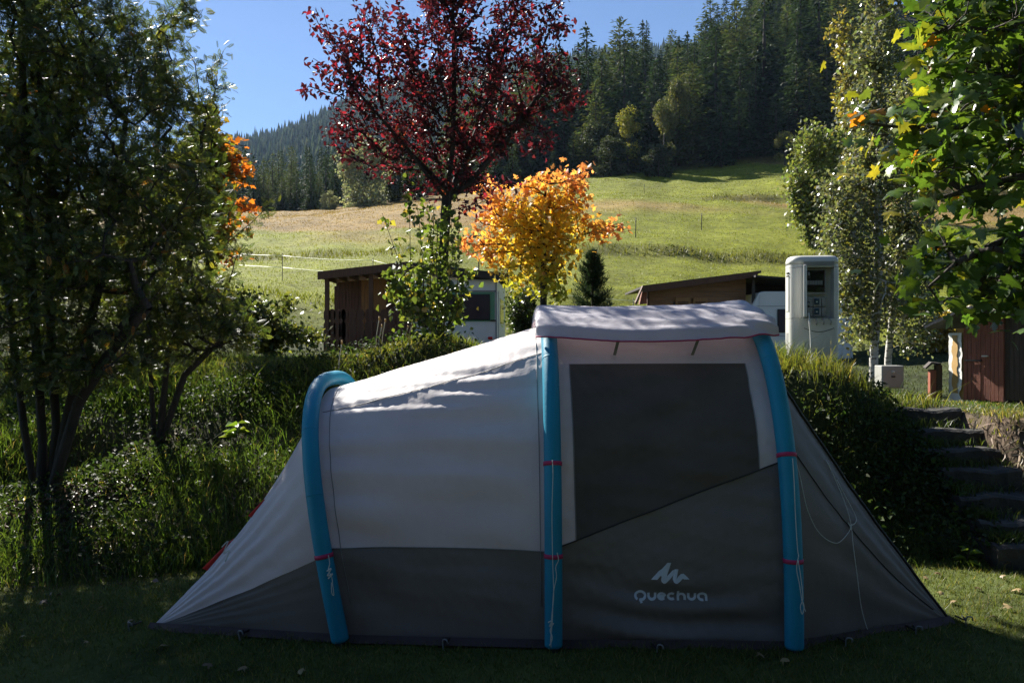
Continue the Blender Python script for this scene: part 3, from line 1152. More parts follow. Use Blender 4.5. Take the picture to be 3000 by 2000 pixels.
    seg = lambda a, b: [tuple(np.array(a) * (1 - t) + np.array(b) * t) for t in np.linspace(0, 1, 5)]
    letter([arc(405, 1090, 127, 97, -105, 232, 34), seg((400, 1150), (428, 1258))])
    for x in (590, 1602):
        letter([seg((x + 31, 1025), (x + 31, 1110)) + arc(x + 117, 1112, 86, 72, 180, 360, 16) + seg((x + 203, 1108), (x + 203, 1025))])
    letter([seg((872, 1118), (1044, 1118)), arc(958, 1115, 86, 70, 0, 318, 26)])
    letter([arc(1210, 1115, 86, 70, 48, 312, 24)])
    letter([seg((1371, 965), (1371, 1215)), arc(1457, 1130, 86, 80, 180, 0, 16) + seg((1543, 1135), (1543, 1205))])
    letter([arc(1985, 1112, 98, 78, 0, 285, 26), seg((2083, 1108), (2083, 1212))])
    return tent


build_tent()

# ------------------------------------------------------------------ stairs cut into the bank
def build_stairs():
    st = thing('garden_stairs', 'worn stone and timber stairs cut into the grassy bank beside the tent', 'stairs', (3.83, 5.3, 0))
    r = random.Random(3)
    for i, (d, z) in enumerate(zip(STEP_D, STEP_Z)):
        dn = STEP_D[i + 1] if i < 6 else d + .5
        bm = bmesh.new()
        n = 14
        x0, x1 = -.43 + r.uniform(-.03, .03), (.60 if i == 0 else .20 + r.uniform(-.04, .04))
        rows = []
        for a in range(n + 1):
            x = x0 + (x1 - x0) * a / n
            f = .018 * math.sin(a * .5 + i * 2.1) + r.uniform(-.006, .006)
            h = .008 * math.sin(a * .6 + 2 * i) + r.uniform(-.005, .005)
            prof = [(d - 5.3 + f, z - .17), (d - 5.3 + f - .005, z - .02 + h), (d - 5.3 + f + .02, z + h), (dn - 5.3 + .05, z + h * .5), (dn - 5.3 + .05, z - .17)]
            rows.append([bm.verts.new((x, y, zz)) for y, zz in prof])
        for a in range(n):
            for k in range(4):
                bm.faces.new((rows[a][k], rows[a + 1][k], rows[a + 1][k + 1], rows[a][k + 1]))
        bm.faces.new(rows[0])
        bm.faces.new(rows[-1][::-1])
        bmesh.ops.recalc_face_normals(bm, faces=bm.faces[:])
        link('step', bm_mesh('step', bm), M['stone'], st)


build_stairs()

# ------------------------------------------------------------------ power pedestal
def build_pedestal():
    d = 7.2
    k = d / F
    x0 = (2312 - 1500) * k
    base = EYE + (1000 - 1100) * k
    t = thing('power_pedestal', 'cream plastic campsite power pedestal with open socket compartment on the bank', 'power pedestal', (x0, d + .1, base), R(-15))
    t.scale = (.74, .74, .82)
    t.location.x += .05
    t.rotation_euler = (0, 0, R(-7))
    W, Dp, Ht = .60, .40, 1.385
    zr0, zr1 = .66, 1.25          # compartment
    xr0, xr1 = .165, .535
    bm = bmesh.new()

    def ext(pts, z0, z1):
        v0 = [bm.verts.new((x, y, z0)) for x, y in pts]
        v1 = [bm.verts.new((x, y, z1)) for x, y in pts]
        bm.faces.new(v0[::-1])
        bm.faces.new(v1)
        n = len(pts)
        for i in range(n):
            bm.faces.new((v0[i], v0[(i + 1) % n], v1[(i + 1) % n], v1[i]))

    def rounded(xa, xb, ya, yb, rl, rr):
        pts = []
        for c, rr_, a0 in (((xa + rl, ya + rl), rl, 180), ((xb - rr, ya + rr), rr, 270), ((xb - rr, yb - rr), rr, 0), ((xa + rl, yb - rl), rl, 90)):
            for q in range(9):
                a = R(a0 + q * 90 / 8)
                pts.append((c[0] + rr_ * math.cos(a), c[1] + rr_ * math.sin(a)))
        return pts
    ext(rounded(0, W, 0, Dp, .13, .05), -.15, zr0 - .003)
    ext(rounded(0, W, 0, Dp, .13, .05), zr1, 1.285)
    left = [p for p in rounded(0, W, 0, Dp, .13, .05) if p[0] <= .131]
    ext(sorted([p for p in left if p[1] < .2], key=lambda p: -p[0])[:0] + [(xr0, 0.0)] + [p for p in rounded(0, xr0 * 2, 0, Dp, .13, .001)[:9]][::-1] + [p for p in rounded(0, xr0 * 2, 0, Dp, .13, .001)[27:]][::-1] + [(xr0, Dp)], zr0, zr1 - .003)
    ext([(xr1, 0.0), (W - .02, 0.0), (W, .03), (W, Dp), (xr1, Dp)], zr0, zr1 - .003)
    ext([(xr0, .16), (xr1, .16), (xr1, Dp), (xr0, Dp)], zr0, zr1 - .003)
    bmesh.ops.recalc_face_normals(bm, faces=bm.faces[:])
    link('body', bm_mesh('body', bm), M['plastic'], t)
    # domed cap
    bm = bmesh.new()
    rings = []
    for zz, s in ((1.288, 0), (1.33, .0), (1.358, .012), (1.378, .035), (1.388, .075)):
        rings.append([bm.verts.new((x, y, zz)) for x, y in rounded(s * .55, W - s * .9, s, Dp - s, .13, .05)])
    for a, b in zip(rings, rings[1:]):
        n = len(a)
        for i in range(n):
            bm.faces.new((a[i], a[(i + 1) % n], b[(i + 1) % n], b[i]))
    bm.faces.new(rings[-1])
    bm.faces.new(rings[0][::-1])
    cap = link('cap', bm_mesh('cap', bm, True), M['plastic'], t)
    for i in range(5):
        box('louvre', xr0, xr1, -.012, .0, 1.262 + i * .011, 1.268 + i * .011, M['plastic_grey'], t)
    # hand holes in the rounded side: raised pale plates with dark slots
    box('side_plate', -.006, .03, .10, .24, .74, 1.16, M['plastic'], t, bevel=.005)
    box('slot', -.010, .02, .10, .20, 1.185, 1.20, M['black'], t)
    box('slot', -.010, .02, .10, .20, 1.150, 1.165, M['black'], t)
    box('hand_hole', -.004, .03, .12, .25, .24, .50, M['plastic_grey'], t, bevel=.012)
    # inside the compartment
    fr = box('display_window', xr0 + .02, xr1 - .07, .10, .135, .94, 1.235, M['plastic_grey'], t, bevel=.004)
    box('glass_pane', xr0 + .035, xr1 - .09, .094, .098, .965, 1.22, M['glass_dark'], fr)
    for i in range(6):
        box('breaker', xr0 + .06 + i * .033, xr0 + .088 + i * .033, .088, .094, 1.05, 1.10, M['grey_trim'], fr)
    for zz in (.80, .685):
        for i, xx in enumerate((xr0 + .035, xr0 + .14)):
            s = box('socket', xx, xx + .098, .09, .135, zz, zz + .105, M['plastic_grey'], t, bevel=.006)
            if i == 1:
                q = box('socket_cover', xx + .008, xx + .068, .07, .09, zz + .018, zz + .09, M['plastic_blue'], s, bevel=.008)
                box('cover_latch', xx + .026, xx + .046, .062, .07, zz + .042, zz + .058, M['plastic'], s)
            else:
                tube('socket_ring', [(xx + .06 + .03 * math.cos(a), .088, zz + .052 + .03 * math.sin(a)) for a in np.linspace(0, 6.28, 20)], .004, M['grey_trim'], s, n=5)
        box('socket', xr0 + .245, xr0 + .30, .095, .135, zz, zz + .105, M['plastic_grey'], t, bevel=.006)
    # open door, seen almost edge-on, with two hinges
    dr = box('door', xr0 + .005, xr0 + .04, -.34, -.012, .665, 1.25, M['plastic'], t, bevel=.01)
    dr.rotation_euler = (0, 0, R(-15))
    dr.location = (.0, .03, 0)
    for zz in (1.12, .78):
        box('hinge', xr0 + .048, xr0 + .075, -.10, .02, zz, zz + .07, M['black'], dr, bevel=.008)
        box('hinge', xr0 + .05, xr0 + .072, -.2, -.11, zz + .02, zz + .05, M['grey_trim'], dr, bevel=.006)
    for i in range(4):
        x = xr0 + .05 + i * .088
        tube('cable_hook', curve_pts([(x, .02, .64), (x, -.02, .655), (x + .01, -.045, .62), (x + .004, -.03, .585)], 10), .011, M['plastic_grey'], t, n=8)
    # curved seam under the compartment
    tube('seam', [(xr0 + (xr1 - xr0) * a, -.002, .545 - .045 * math.sin(math.pi * a)) for a in np.linspace(0, 1, 20)], .0035, M['black'], t, n=5)
    # supply cable plugged in by a camper
    cp = curve_pts([P(2369, 918, d), P(2371, 935, d - .12), P(2375, 985, d - .10), P(2377, 1030, d - .11), P(2386, 1066, d - .1), P(2392, 1100, d - .12), P(2394, 1130, d - .2)], 40)
    tag(tube('power_cable', cp, .0075, M['cord'], None), 'thin white cable hanging from the open power pedestal into the grass', 'cable')


build_pedestal()


def build_meter_box():
    d = 11.0
    k = d / F
    x0 = (2583 - 1500) * k
    x1 = (2648 - 1500) * k
    z0, z1 = EYE + (1000 - 1137) * k, EYE + (1000 - 1071) * k
    g = Hs(x0 + .15, d + .1)
    t = thing('meter_box', 'grey metal meter box on a thin post beside the birch trunks', 'meter box', ((x0 + x1) / 2, d, g))
    w = (x1 - x0) / 2
    box('cabinet', -w, w, 0, .22, z0 - g, z1 - g, M['box_grey'], t, bevel=.008)
    box('door_panel', -w + .012, w - .012, -.010, -.001, z0 - g + .012, z1 - g - .012, M['box_grey'], t, bevel=.003)
    tube('lock', [(0, -.02, z1 - g - .09), (0, -.009, z1 - g - .09)], .024, M['wrap'], t, n=14)
    box('handle', -.025, .025, -.025, -.011, z1 - g - .165, z1 - g - .145, M['black'], t)
    tube('post', [(0, .1, -.1), (0, .1, z0 - g)], .014, M['grey_trim'], t)
    tube('post', [(.09, .1, -.1), (.09, .1, z0 - g)], .008, M['grey_trim'], t)


build_meter_box()

# ------------------------------------------------------------------ left chalet porch and old caravan
def build_left_cabin():
    d = 18.5
    k = d / F
    z = lambda py, q=0: EYE + (1000 - py) * (d + q) / F
    x = lambda px, q=0: (px - 1500) * (d + q) / F
    g = 1.25
    t = thing('timber_porch', 'dark brown timber porch with low roof and carved railing boards', 'porch', (x(1090), d, g))
    ox, oz = x(1090), g
    X = lambda px, q=0: x(px, q) - ox
    Z = lambda py, q=0: z(py, q) - oz
    # roof: two shallow slopes meeting above x=1190, running back
    def slab(name, xa, za, xb, zb, y0, y1, th, m):
        prism(name, [(xa, za), (xb, zb), (xb, zb - th), (xa, za - th)], 'y', y0, y1, m, t)
    xr, zr = X(1190), Z(766)
    slab('roof_slope', X(930), Z(795), xr, zr, .04, 2.6, .05, M['roof'])
    slab('roof_slope', xr + .003, zr, X(1490), Z(801), .04, 3.4, .05, M['roof'])
    slab('fascia', X(930), Z(796), xr, zr - .003, 0, .035, .19, M['wood_brown'])
    slab('fascia', xr + .003, zr - .003, X(1490), Z(803), 0, .035, .17, M['roof'])
    for i in range(7):
        xx = X(945 + i * 36)
        zz = Z(795 - (945 + i * 36 - 930) * .111)
        box('rafter', xx - .04, xx + .04, .05, 2.4, zz - .19, zz - .06, M['wood_brown'], t)
    # wall planks, set back
    q = 1.3
    i = 0
    px = 985
    while px < 1200:
        wpx = 9.2
        m = M['wood_tan'] if 1056 <= px < 1128 else M['wood_brown']
        top = Z(795 - (px - 930) * .111, 0) - .22
        lo = -.1
        if 1056 <= px < 1128:
            lo = Z(965, q)
        box('plank', X(px, q), X(px + wpx - .5, q), q + (i % 2) * .006, q + .05, lo, top, m, t)
        if lo > 0:
            box('plank', X(px, q), X(px + wpx - .5, q), q + .05, q + .09, -.1, lo - .004, M['roof'], t)
        px += wpx
        i += 1
    # side wall on the left, posts
    box('side_wall', X(985, q) - .05, X(985, q) - .004, q, q + 1.9, -.1, Z(838, q), M['wood_brown'], t)
    for px, q2 in ((957, .12), (1086, .12)):
        box('post', X(px, q2) - .05, X(px, q2) + .05, q2, q2 + .10, -.1, Z(806, q2), M['wood_brown'], t, bevel=.006)
    # railing boards with cut waists
    q = .16
    zb, zt = -.1, Z(905, q)
    for px in list(range(958, 1004, 15)) + list(range(1010, 1200, 23)):
        c = X(px, q)
        w = .085
        hgt = zt - zb
        prof = []
        for f, ww in ((0, 1), (.35, 1), (.42, .55), (.47, 1), (.70, 1), (.77, .5), (.82, .95), (.93, 1), (.98, .7), (1, .3)):
            prof.append((w * ww, zb + hgt * f))
        pts = [(c + a, b) for a, b in prof] + [(c - a, b) for a, b in prof[::-1]]
        prism('railing_board', pts, 'y', q, q + .025, M['wood_brown'], t)
    box('railing_beam', X(955, .2), X(1200, .2), q + .03, q + .08, Z(925, .2), Z(917, .2), M['wood_brown'], t)
    box('railing_beam', X(955, .2), X(1200, .2), q + .03, q + .08, Z(985, .2), Z(977, .2), M['wood_brown'], t)
    box('floor_deck', X(955, .2), X(1200, .2), q, 3.0, -.12, -.02, M['wood_brown'], t)

    # old caravan under the right-hand roof slope
    cxm = (x(1205) + x(1456)) / 2
    w = (x(1456) - x(1205)) / 2
    cv = thing('caravan', 'old white caravan with green window band and one red tail light under a dark roof', 'caravan', (cxm, d + .25, g), R(-3.2))
    zz = lambda py: z(py, .25) - g
    bodyb = box('body', -w, w, 0, 3.1, .25, zz(818), M['caravan_old'], cv, bevel=.05, segs=3)
    box('window_band', -w + .06, w - .055, -.012, -.003, zz(942), zz(856), M['green_band'], cv, bevel=.003)
    fr = box('window', -w + .35, w - .17, -.045, -.014, zz(938), zz(862), M['black'], cv, bevel=.014)
    box('glass_pane', -w + .38, w - .20, -.053, -.047, zz(934), zz(866), M['glass'], fr, bevel=.002)
    box('window_stay', w - .16, w - .02, -.03, -.014, zz(941), zz(937), M['black'], cv)
    box('trim', -w + .04, w - .03, -.02, -.013, zz(856) + .002, zz(851), M['grey_trim'], cv)
    box('trim', w - .035, w - .005, -.014, -.003, .3, zz(826), M['grey_trim'], cv)
    box('tail_light', w - .22, w - .11, -.045, -.003, zz(994), zz(986), M['red_light'], cv, bevel=.012)
    box('side_awning', w + .006, w + .02, .35, 2.6, .3, zz(850), M['caravan_old'], cv)
    box('side_window', w + .022, w + .03, .7, 2.0, zz(945), zz(870), M['glass'], cv)
    for yy in (1.2,):
        for sx in (-w + .05, w - .22):
            tube('wheel', [(sx, yy, .22), (sx + .17, yy, .22)], .28, M['black'], cv, n=20, smooth=False)


build_left_cabin()

# ------------------------------------------------------------------ right chalet and modern caravan
def build_right_cabin():
    d = 20.0
    x = lambda px, q=0: (px - 1500) * (d + q) / F
    z = lambda py, q=0: EYE + (1000 - py) * (d + q) / F
    g = Hs(x(2020), d + 1) - .05
    ox = x(2020)
    X = lambda px, q=0: x(px, q) - ox
    Z = lambda py, q=0: z(py, q) - g
    t = thing('timber_chalet', 'brown board chalet with a single slanting roof and louvred shutters behind the tent', 'chalet', (ox, d, g))
    th = .06
    prism('roof', [(X(1884), Z(836)), (X(2232), Z(792)), (X(2232), Z(792) - th), (X(1884), Z(836) - th)], 'y', .04, 3.2, M['roof'], t)
    prism('fascia', [(X(1884), Z(838)), (X(2226), Z(795)), (X(2215), Z(812)), (X(1884), Z(838) - .16)], 'y', 0, .036, M['wood_brown'], t)
    # left eave: short steep slope hanging down
    prism('eave_slope', [(X(1884) - .003, Z(836)), (X(1884) - .003, Z(836) - .09), (X(1866), Z(892) - .0), (X(1862), Z(886))], 'y', .0, .22, M['wood_brown'], t)
    prism('eave_lining', [(X(1886), Z(852)), (X(1900), Z(852)), (X(1900), Z(888)), (X(1878), Z(890))], 'y', .24, .42, M['wood_red'], t)
    q = .45
    xl, xe = X(1903, q), X(2185, q)
    ztop = lambda xx: Z(838) - .05 + (xx - X(1884)) * (Z(795) - Z(838)) / (X(2226) - X(1884))
    prism('wall', [(xl, Z(1020, q)), (xe, Z(1020, q)), (xe, ztop(xe)), (xl, ztop(xl))], 'y', q + .03, q + .09, M['wood_side'], t)
    for i in range(16):
        z0 = Z(1020, q) + i * .125
        z1 = z0 + .12
        xs = xl if ztop(xl) > z1 else xl + (z1 - ztop(xl)) / (ztop(xe) - ztop(xl)) * (xe - xl)
        if xs > xe - .2:
            break
        box('wall_board', xs, xe, q + .004 * (i % 2), q + .028, z0, z1, M['wood_side'], t)
    box('corner_board', X(1896, q), X(1903, q) - .004, q - .02, q + .06, Z(1040, q), Z(852, q), M['wood_brown'], t)
    for pa, pb_ in ((1978, 2022), (2030, 2072)):
        fr = box('shutter', X(pa, q), X(pb_, q), q - .05, q - .006, Z(930, q), Z(872, q), M['wood_tan'], t, bevel=.006)
        for i in range(7):
            zz = Z(926, q) + i * .058
            box('louvre', X(pa + 6, q), X(pb_ - 6, q), q - .062, q - .052, zz, zz + .04, M['wood_brown'], fr)
    for px in (1975, 2075):
        box('hinge', X(px, q) - .02, X(px, q) + .02, q - .03, q - .004, Z(895, q), Z(885, q), M['black'], t)
    box('porch_post', X(2300, 1), X(2300, 1) + .09, 1.0, 1.09, 0, Z(815, 1), M['wood_brown'], t)
    box('porch_back', X(2150, 1.6), X(2320, 1.6), 1.6, 1.65, Z(870, 1.6), Z(812, 1.6), M['roof'], t)

    # caravan
    x0, x1 = x(2228), x(2497)
    cm = (x0 + x1) / 2
    w = (x1 - x0) / 2
    gg = Hs(cm, d)
    cv = thing('caravan', 'white touring caravan with small side window half hidden by the power pedestal', 'caravan', (cm, d, gg))
    zz = lambda py: z(py) - gg
    # side-on body with sloping front at its left end
    prof = [(-w - .02, zz(1052)), (-w - .22, zz(1000)), (-w - .26, zz(905)), (-w - .04, zz(857)), (-w + .10, zz(853)), (w - .10, zz(853)), (w - .03, zz(862)), (w, zz(890)), (w + .03, zz(1058)), (w - .03, zz(1072)), (-w + .1, zz(1066))]
    bm_o = prism('body', prof, 'y', 0, 2.1, M['caravan'], cv, bevel=.03)
    for py in (896, 983):
        box('trim', -w - .10, w - .03, -.012, -.001, zz(py + 1.3), zz(py), M['grey_trim'], cv)
    box('trim', -w - .10, w - .03, -.012, -.001, zz(1027), zz(1025), M['grey_trim'], cv)
    box('trim', -w - .02, -w + .0, -.014, -.001, zz(1050), zz(862), M['wrap'], cv)
    fr = box('window', x(2277) - cm, x(2330) - cm, -.035, -.002, zz(974), zz(905), M['black'], cv, bevel=.014)
    box('glass_pane', x(2280) - cm, x(2327) - cm, -.044, -.037, zz(971), zz(908), M['glass'], fr, bevel=.002)
    fr = box('door', x(2445) - cm, x(2490) - cm, -.014, -.002, zz(1050), zz(862), M['caravan'], cv, bevel=.004)
    box('handle', x(2480) - cm, x(2490) - cm, -.05, -.016, zz(968), zz(958), M['black'], fr)
    box('handle', x(2462) - cm, x(2484) - cm, -.05, -.016, zz(984), zz(975), M['black'], fr)
    box('skirt', -w, w - .1, .05, .08, -.05, zz(1068), M['caravan_old'], cv)
    tube('wheel', [(0, .06, .26), (0, .24, .26)], .29, M['black'], cv, n=20, smooth=False)
    # carport roof standing over the caravan
    cp = thing('caravan_shelter', 'thin dark flat roof on posts standing over the white touring caravan', 'shelter', (cm, d, gg))
    prism('roof', [(x(2205) - cm, zz(808)), (x(2640) - cm, zz(840)), (x(2640) - cm, zz(840) - .05), (x(2205) - cm, zz(808) - .05)], 'y', -.25, 3.0, M['roof'], cp)
    for px, yy in ((2208, .0), (2226, 2.6), (2292, 2.2), (2450, 2.6), (2560, 2.6), (2600, 2.9)):
        box('post', x(px) - cm, x(px) - cm + .07, yy + .1, yy + .17, -.05, zz(812 + (px - 2205) * .07), M['post'], cp)
    box('beam', x(2215) - cm, x(2600) - cm, 2.3, 2.38, zz(845), zz(838), M['post'], cp)


build_right_cabin()

# ------------------------------------------------------------------ red shed on log feet, locker, platform
def build_shed():
    d = 10.0
    k = d / F
    g = Hs((2880 - 1500) * k, d)
    ox = (2783 - 1500) * k
    t = thing('red_shed', 'red and brown plank shed on pale log feet with torn white wrapping', 'shed', (ox, d, g), R(-60))
    X = lambda px, q=0: (px - 1500) * (d + q) / F - ox
    Z = lambda py, q=0: EYE + (1000 - py) * (d + q) / F - g
    rr = random.Random(9)
    # wrapped corner panel
    V, Q = [], []
    n = 26
    for side in (0, 1):
        for i in range(n):
            f = i / (n - 1)
            zz = Z(1181) + (Z(975) - Z(1181)) * f
            if side == 0:
                V.append((X(2766) + rr.uniform(-.004, .004), -.01 + rr.uniform(-.006, .004), zz))
            else:
                V.append((X(2821) - .012 * abs(math.sin(f * 9)) - (.05 * math.exp(-((f - .14) / .05) ** 2)), -.012 + rr.uniform(-.006, .004), zz))
    Q = [[i, n + i, n + i + 1, i + 1] for i in range(n - 1)]
    wr = link('corner_wrap', npmesh('corner_wrap', np.array(V), np.array(Q), smooth=False), M['wrap'], t)
    wr.location = (X(2821), 0, 0)
    wr.rotation_euler = (0, 0, R(-22))
    for v_ in wr.data.vertices:
        v_.co.x -= X(2821)
    wr['label'] = 'torn white wrapping with bare plywood'
    V = []
    for side in (0, 1):
        for i in range(n):
            f = i / (n - 1)
            zz = Z(1150) + (Z(982) - Z(1150)) * f
            c = X(2784) if side == 0 else X(2805)
            V.append((c - X(2821) + .012 * math.sin(f * 23 + side * 2) + rr.uniform(-.006, .006), -.026, zz))
    link('bare_plywood', npmesh('bare_plywood', np.array(V), np.array(Q)), M['ply'], wr)
    box('corner_post', X(2800), X(2820), .035, .12, Z(1183), Z(962), M['ply'], t)
    # planks
    px = 2822.0
    i = 0
    while px < 3120:
        w = rr.uniform(10.5, 14)
        red = px < 2928
        lo = Z(1166) if red else Z(1160)
        lo += rr.uniform(-.008, .008)
        hi = Z(968 - max(0, (px - 2790)) * .24) if px < 2960 else Z(918)
        box('plank', X(px), X(px + w) - .004, (.0 if red else .03) + rr.uniform(0, .008), .05, lo, hi, M['wood_red'] if red else M['wood_dark'], t)
        px += w
        i += 1
    box('side_wall', X(2784) + .002, X(2784) + .04, .13, 1.9, Z(1183), Z(965), M['wood_dark'], t)
    box('latch', X(2876), X(2892), -.03, -.002, Z(1043), Z(1039), M['log_end'], t)
    box('rail', X(2828), X(2875), -.028, -.002, Z(1056), Z(1052), M['black'], t)
    box('underfloor', X(2830), X(3120), .35, .4, Z(1210), Z(1166), M['roof'], t)
    # log feet, pale sawn ends toward the camera
    for px in (2843, 2887, 2960, 3040):
        tube('log_foot', [(X(px), -.06, Z(1189)), (X(px), .5, Z(1189))], .055, M['bark'], t, n=12, smooth=False)
        tube('log_end', [(X(px), -.066, Z(1189)), (X(px), -.061, Z(1189))], .050, M['log_end'], t, n=12, smooth=False)
    # roof: two pitches following the line of the eave, metal sheet above
    prism('roof', [(X(2742), Z(955)), (X(2850), Z(906)), (X(3120), Z(868)), (X(3120), Z(876)), (X(2851), Z(915)), (X(2744), Z(962))], 'y', -.28, 2.2, M['roof_metal'], t)
    box('barge_board', X(2960), X(3120), -.28, -.25, Z(890), Z(880), M['wood_dark'], t)
    prism('roof_sheet', [(X(2845), Z(902)), (X(2862), Z(888)), (X(2905), Z(889)), (X(2900), Z(897))], 'y', .2, .26, M['grey_trim'], t)
    # locker and platform: things of their own
    lk = thing('red_locker', 'narrow red wooden locker with black lid standing against the wrapped shed corner', 'locker', (ox + X(2756), d + .12, g), R(-24))
    Xl = lambda px: X(px) - X(2767)
    box('front_panel', Xl(2768), Xl(2784), -.02, .30, Z(1181), Z(1070), M['wood_dark'], lk)
    box('side_panel', Xl(2752), Xl(2768) - .003, -.05, .30, Z(1181), Z(1085), M['wood_red'], lk)
    prism('lid', [(Xl(2741), Z(1082)), (Xl(2757), Z(1067)), (Xl(2780), Z(1069)), (Xl(2780), Z(1064)), (Xl(2755), Z(1061)), (Xl(2739), Z(1078))], 'y', -.08, .34, M['roof'], lk)
    pf = thing('wooden_platform', 'low dark wooden platform with thin legs in front of the shed corner', 'platform', (ox + X(2782), d, g), R(-24))
    box('deck', X(2742) - X(2782), X(2823) - X(2782), -.16, .4, Z(1187), Z(1182), M['roof_metal'], pf)
    for px in (2746, 2778, 2800, 2820):
        box('leg', X(px) - X(2782), X(px + 2.5) - X(2782), -.14, -.125, -.1, Z(1187) - .002, M['grey_trim'], pf)


build_shed()

# ------------------------------------------------------------------ electric fences and posts on the meadow
def build_fences():
    def line(name, label, pts, heights, hh=1.05):
        t = thing(name, label, 'fence', (pts[0][0], pts[0][1], Hs(*pts[0])))
        o = Vector(t.location)
        tops = []
        for (x, y) in pts:
            g = Hs(x, y)
            tube('post', [Vector((x, y, g - .1)) - o, Vector((x + .01, y, g + hh)) - o], .014, M['post'], t, n=6)
            tops.append((x, y, g))
        for h in heights:
            for a, b in zip(tops, tops[1:]):
                p = []
                for f in np.linspace(0, 1, 8):
                    p.append((a[0] * (1 - f) + b[0] * f - o.x, a[1] * (1 - f) + b[1] * f - .02 - o.y, a[2] * (1 - f) + b[2] * f + h - .05 * math.sin(math.pi * f) - o.z))
                tube('tape', p, .011, M['tape'], t, n=5)
    G = lambda px, y: ((px - 1500) / F * y, y)
    line('electric_fence', 'thin electric fence with two pale tapes crossing the lower meadow', [G(560, 33.5), G(827, 29.5), G(1092, 27.6), G(1420, 25.8), G(1855, 24.6), G(2200, 25.2), G(2700, 25), G(3050, 25)], (.95, .50))
    for px, y, h, lab in ((1862, 43, 1.1, 'thin dark fence post on the meadow above the young pine'), (2055, 50, 1.1, 'thin dark fence post on the meadow high above the chalet roof'),
                         (2368, 42, 1.0, 'thin dark fence post rising above the cap of the power pedestal'), (1887, 88, 1.2, 'tiny dark fence post high on the meadow near the forest edge'),
                         (1640, 40, 1.0, 'thin dark fence post half hidden by the orange maple crown'), (1402, 30, 1.3, 'thin dark fence post standing beside the water trough')):
        x, y = G(px, y)
        g = Hs(x, y)
        p = thing('fence_post', lab, 'post', (x, y, g), 0, 'single posts in the meadow')
        tube('stake', [(0, 0, -.1), (.01, 0, h * .6), (.02, 0, h)], .025, M['post'], p, n=6)
        box('insulator', -.02, .05, -.04, -.012, h * .8, h * .8 + .05, M['black'], p)
    # water trough beside the orange maple
    x, y = G(1388, 46)
    g = Hs(x, y)
    t = thing('water_trough', 'dark round water trough on legs in the meadow beside the orange maple', 'trough', (x, y, g))
    zc = EYE + (1000 - 700) / F * y - g
    tube('tub', [(0, 0, zc - .18), (0, 0, zc + .18)], .42, M['post'], t, n=20, smooth=False)
    for a in (0, 1, 2):
        tube('leg', [(.3 * math.cos(a * 2.1), .3 * math.sin(a * 2.1), -.1), (.3 * math.cos(a * 2.1), .3 * math.sin(a * 2.1), zc - .17)], .03, M['post'], t, n=6)


build_fences()

# ------------------------------------------------------------------ near trees
def lerp_cols(a, b, f):
    return np.asarray(a)[None] * (1 - f)[:, None] + np.asarray(b)[None] * f[:, None]


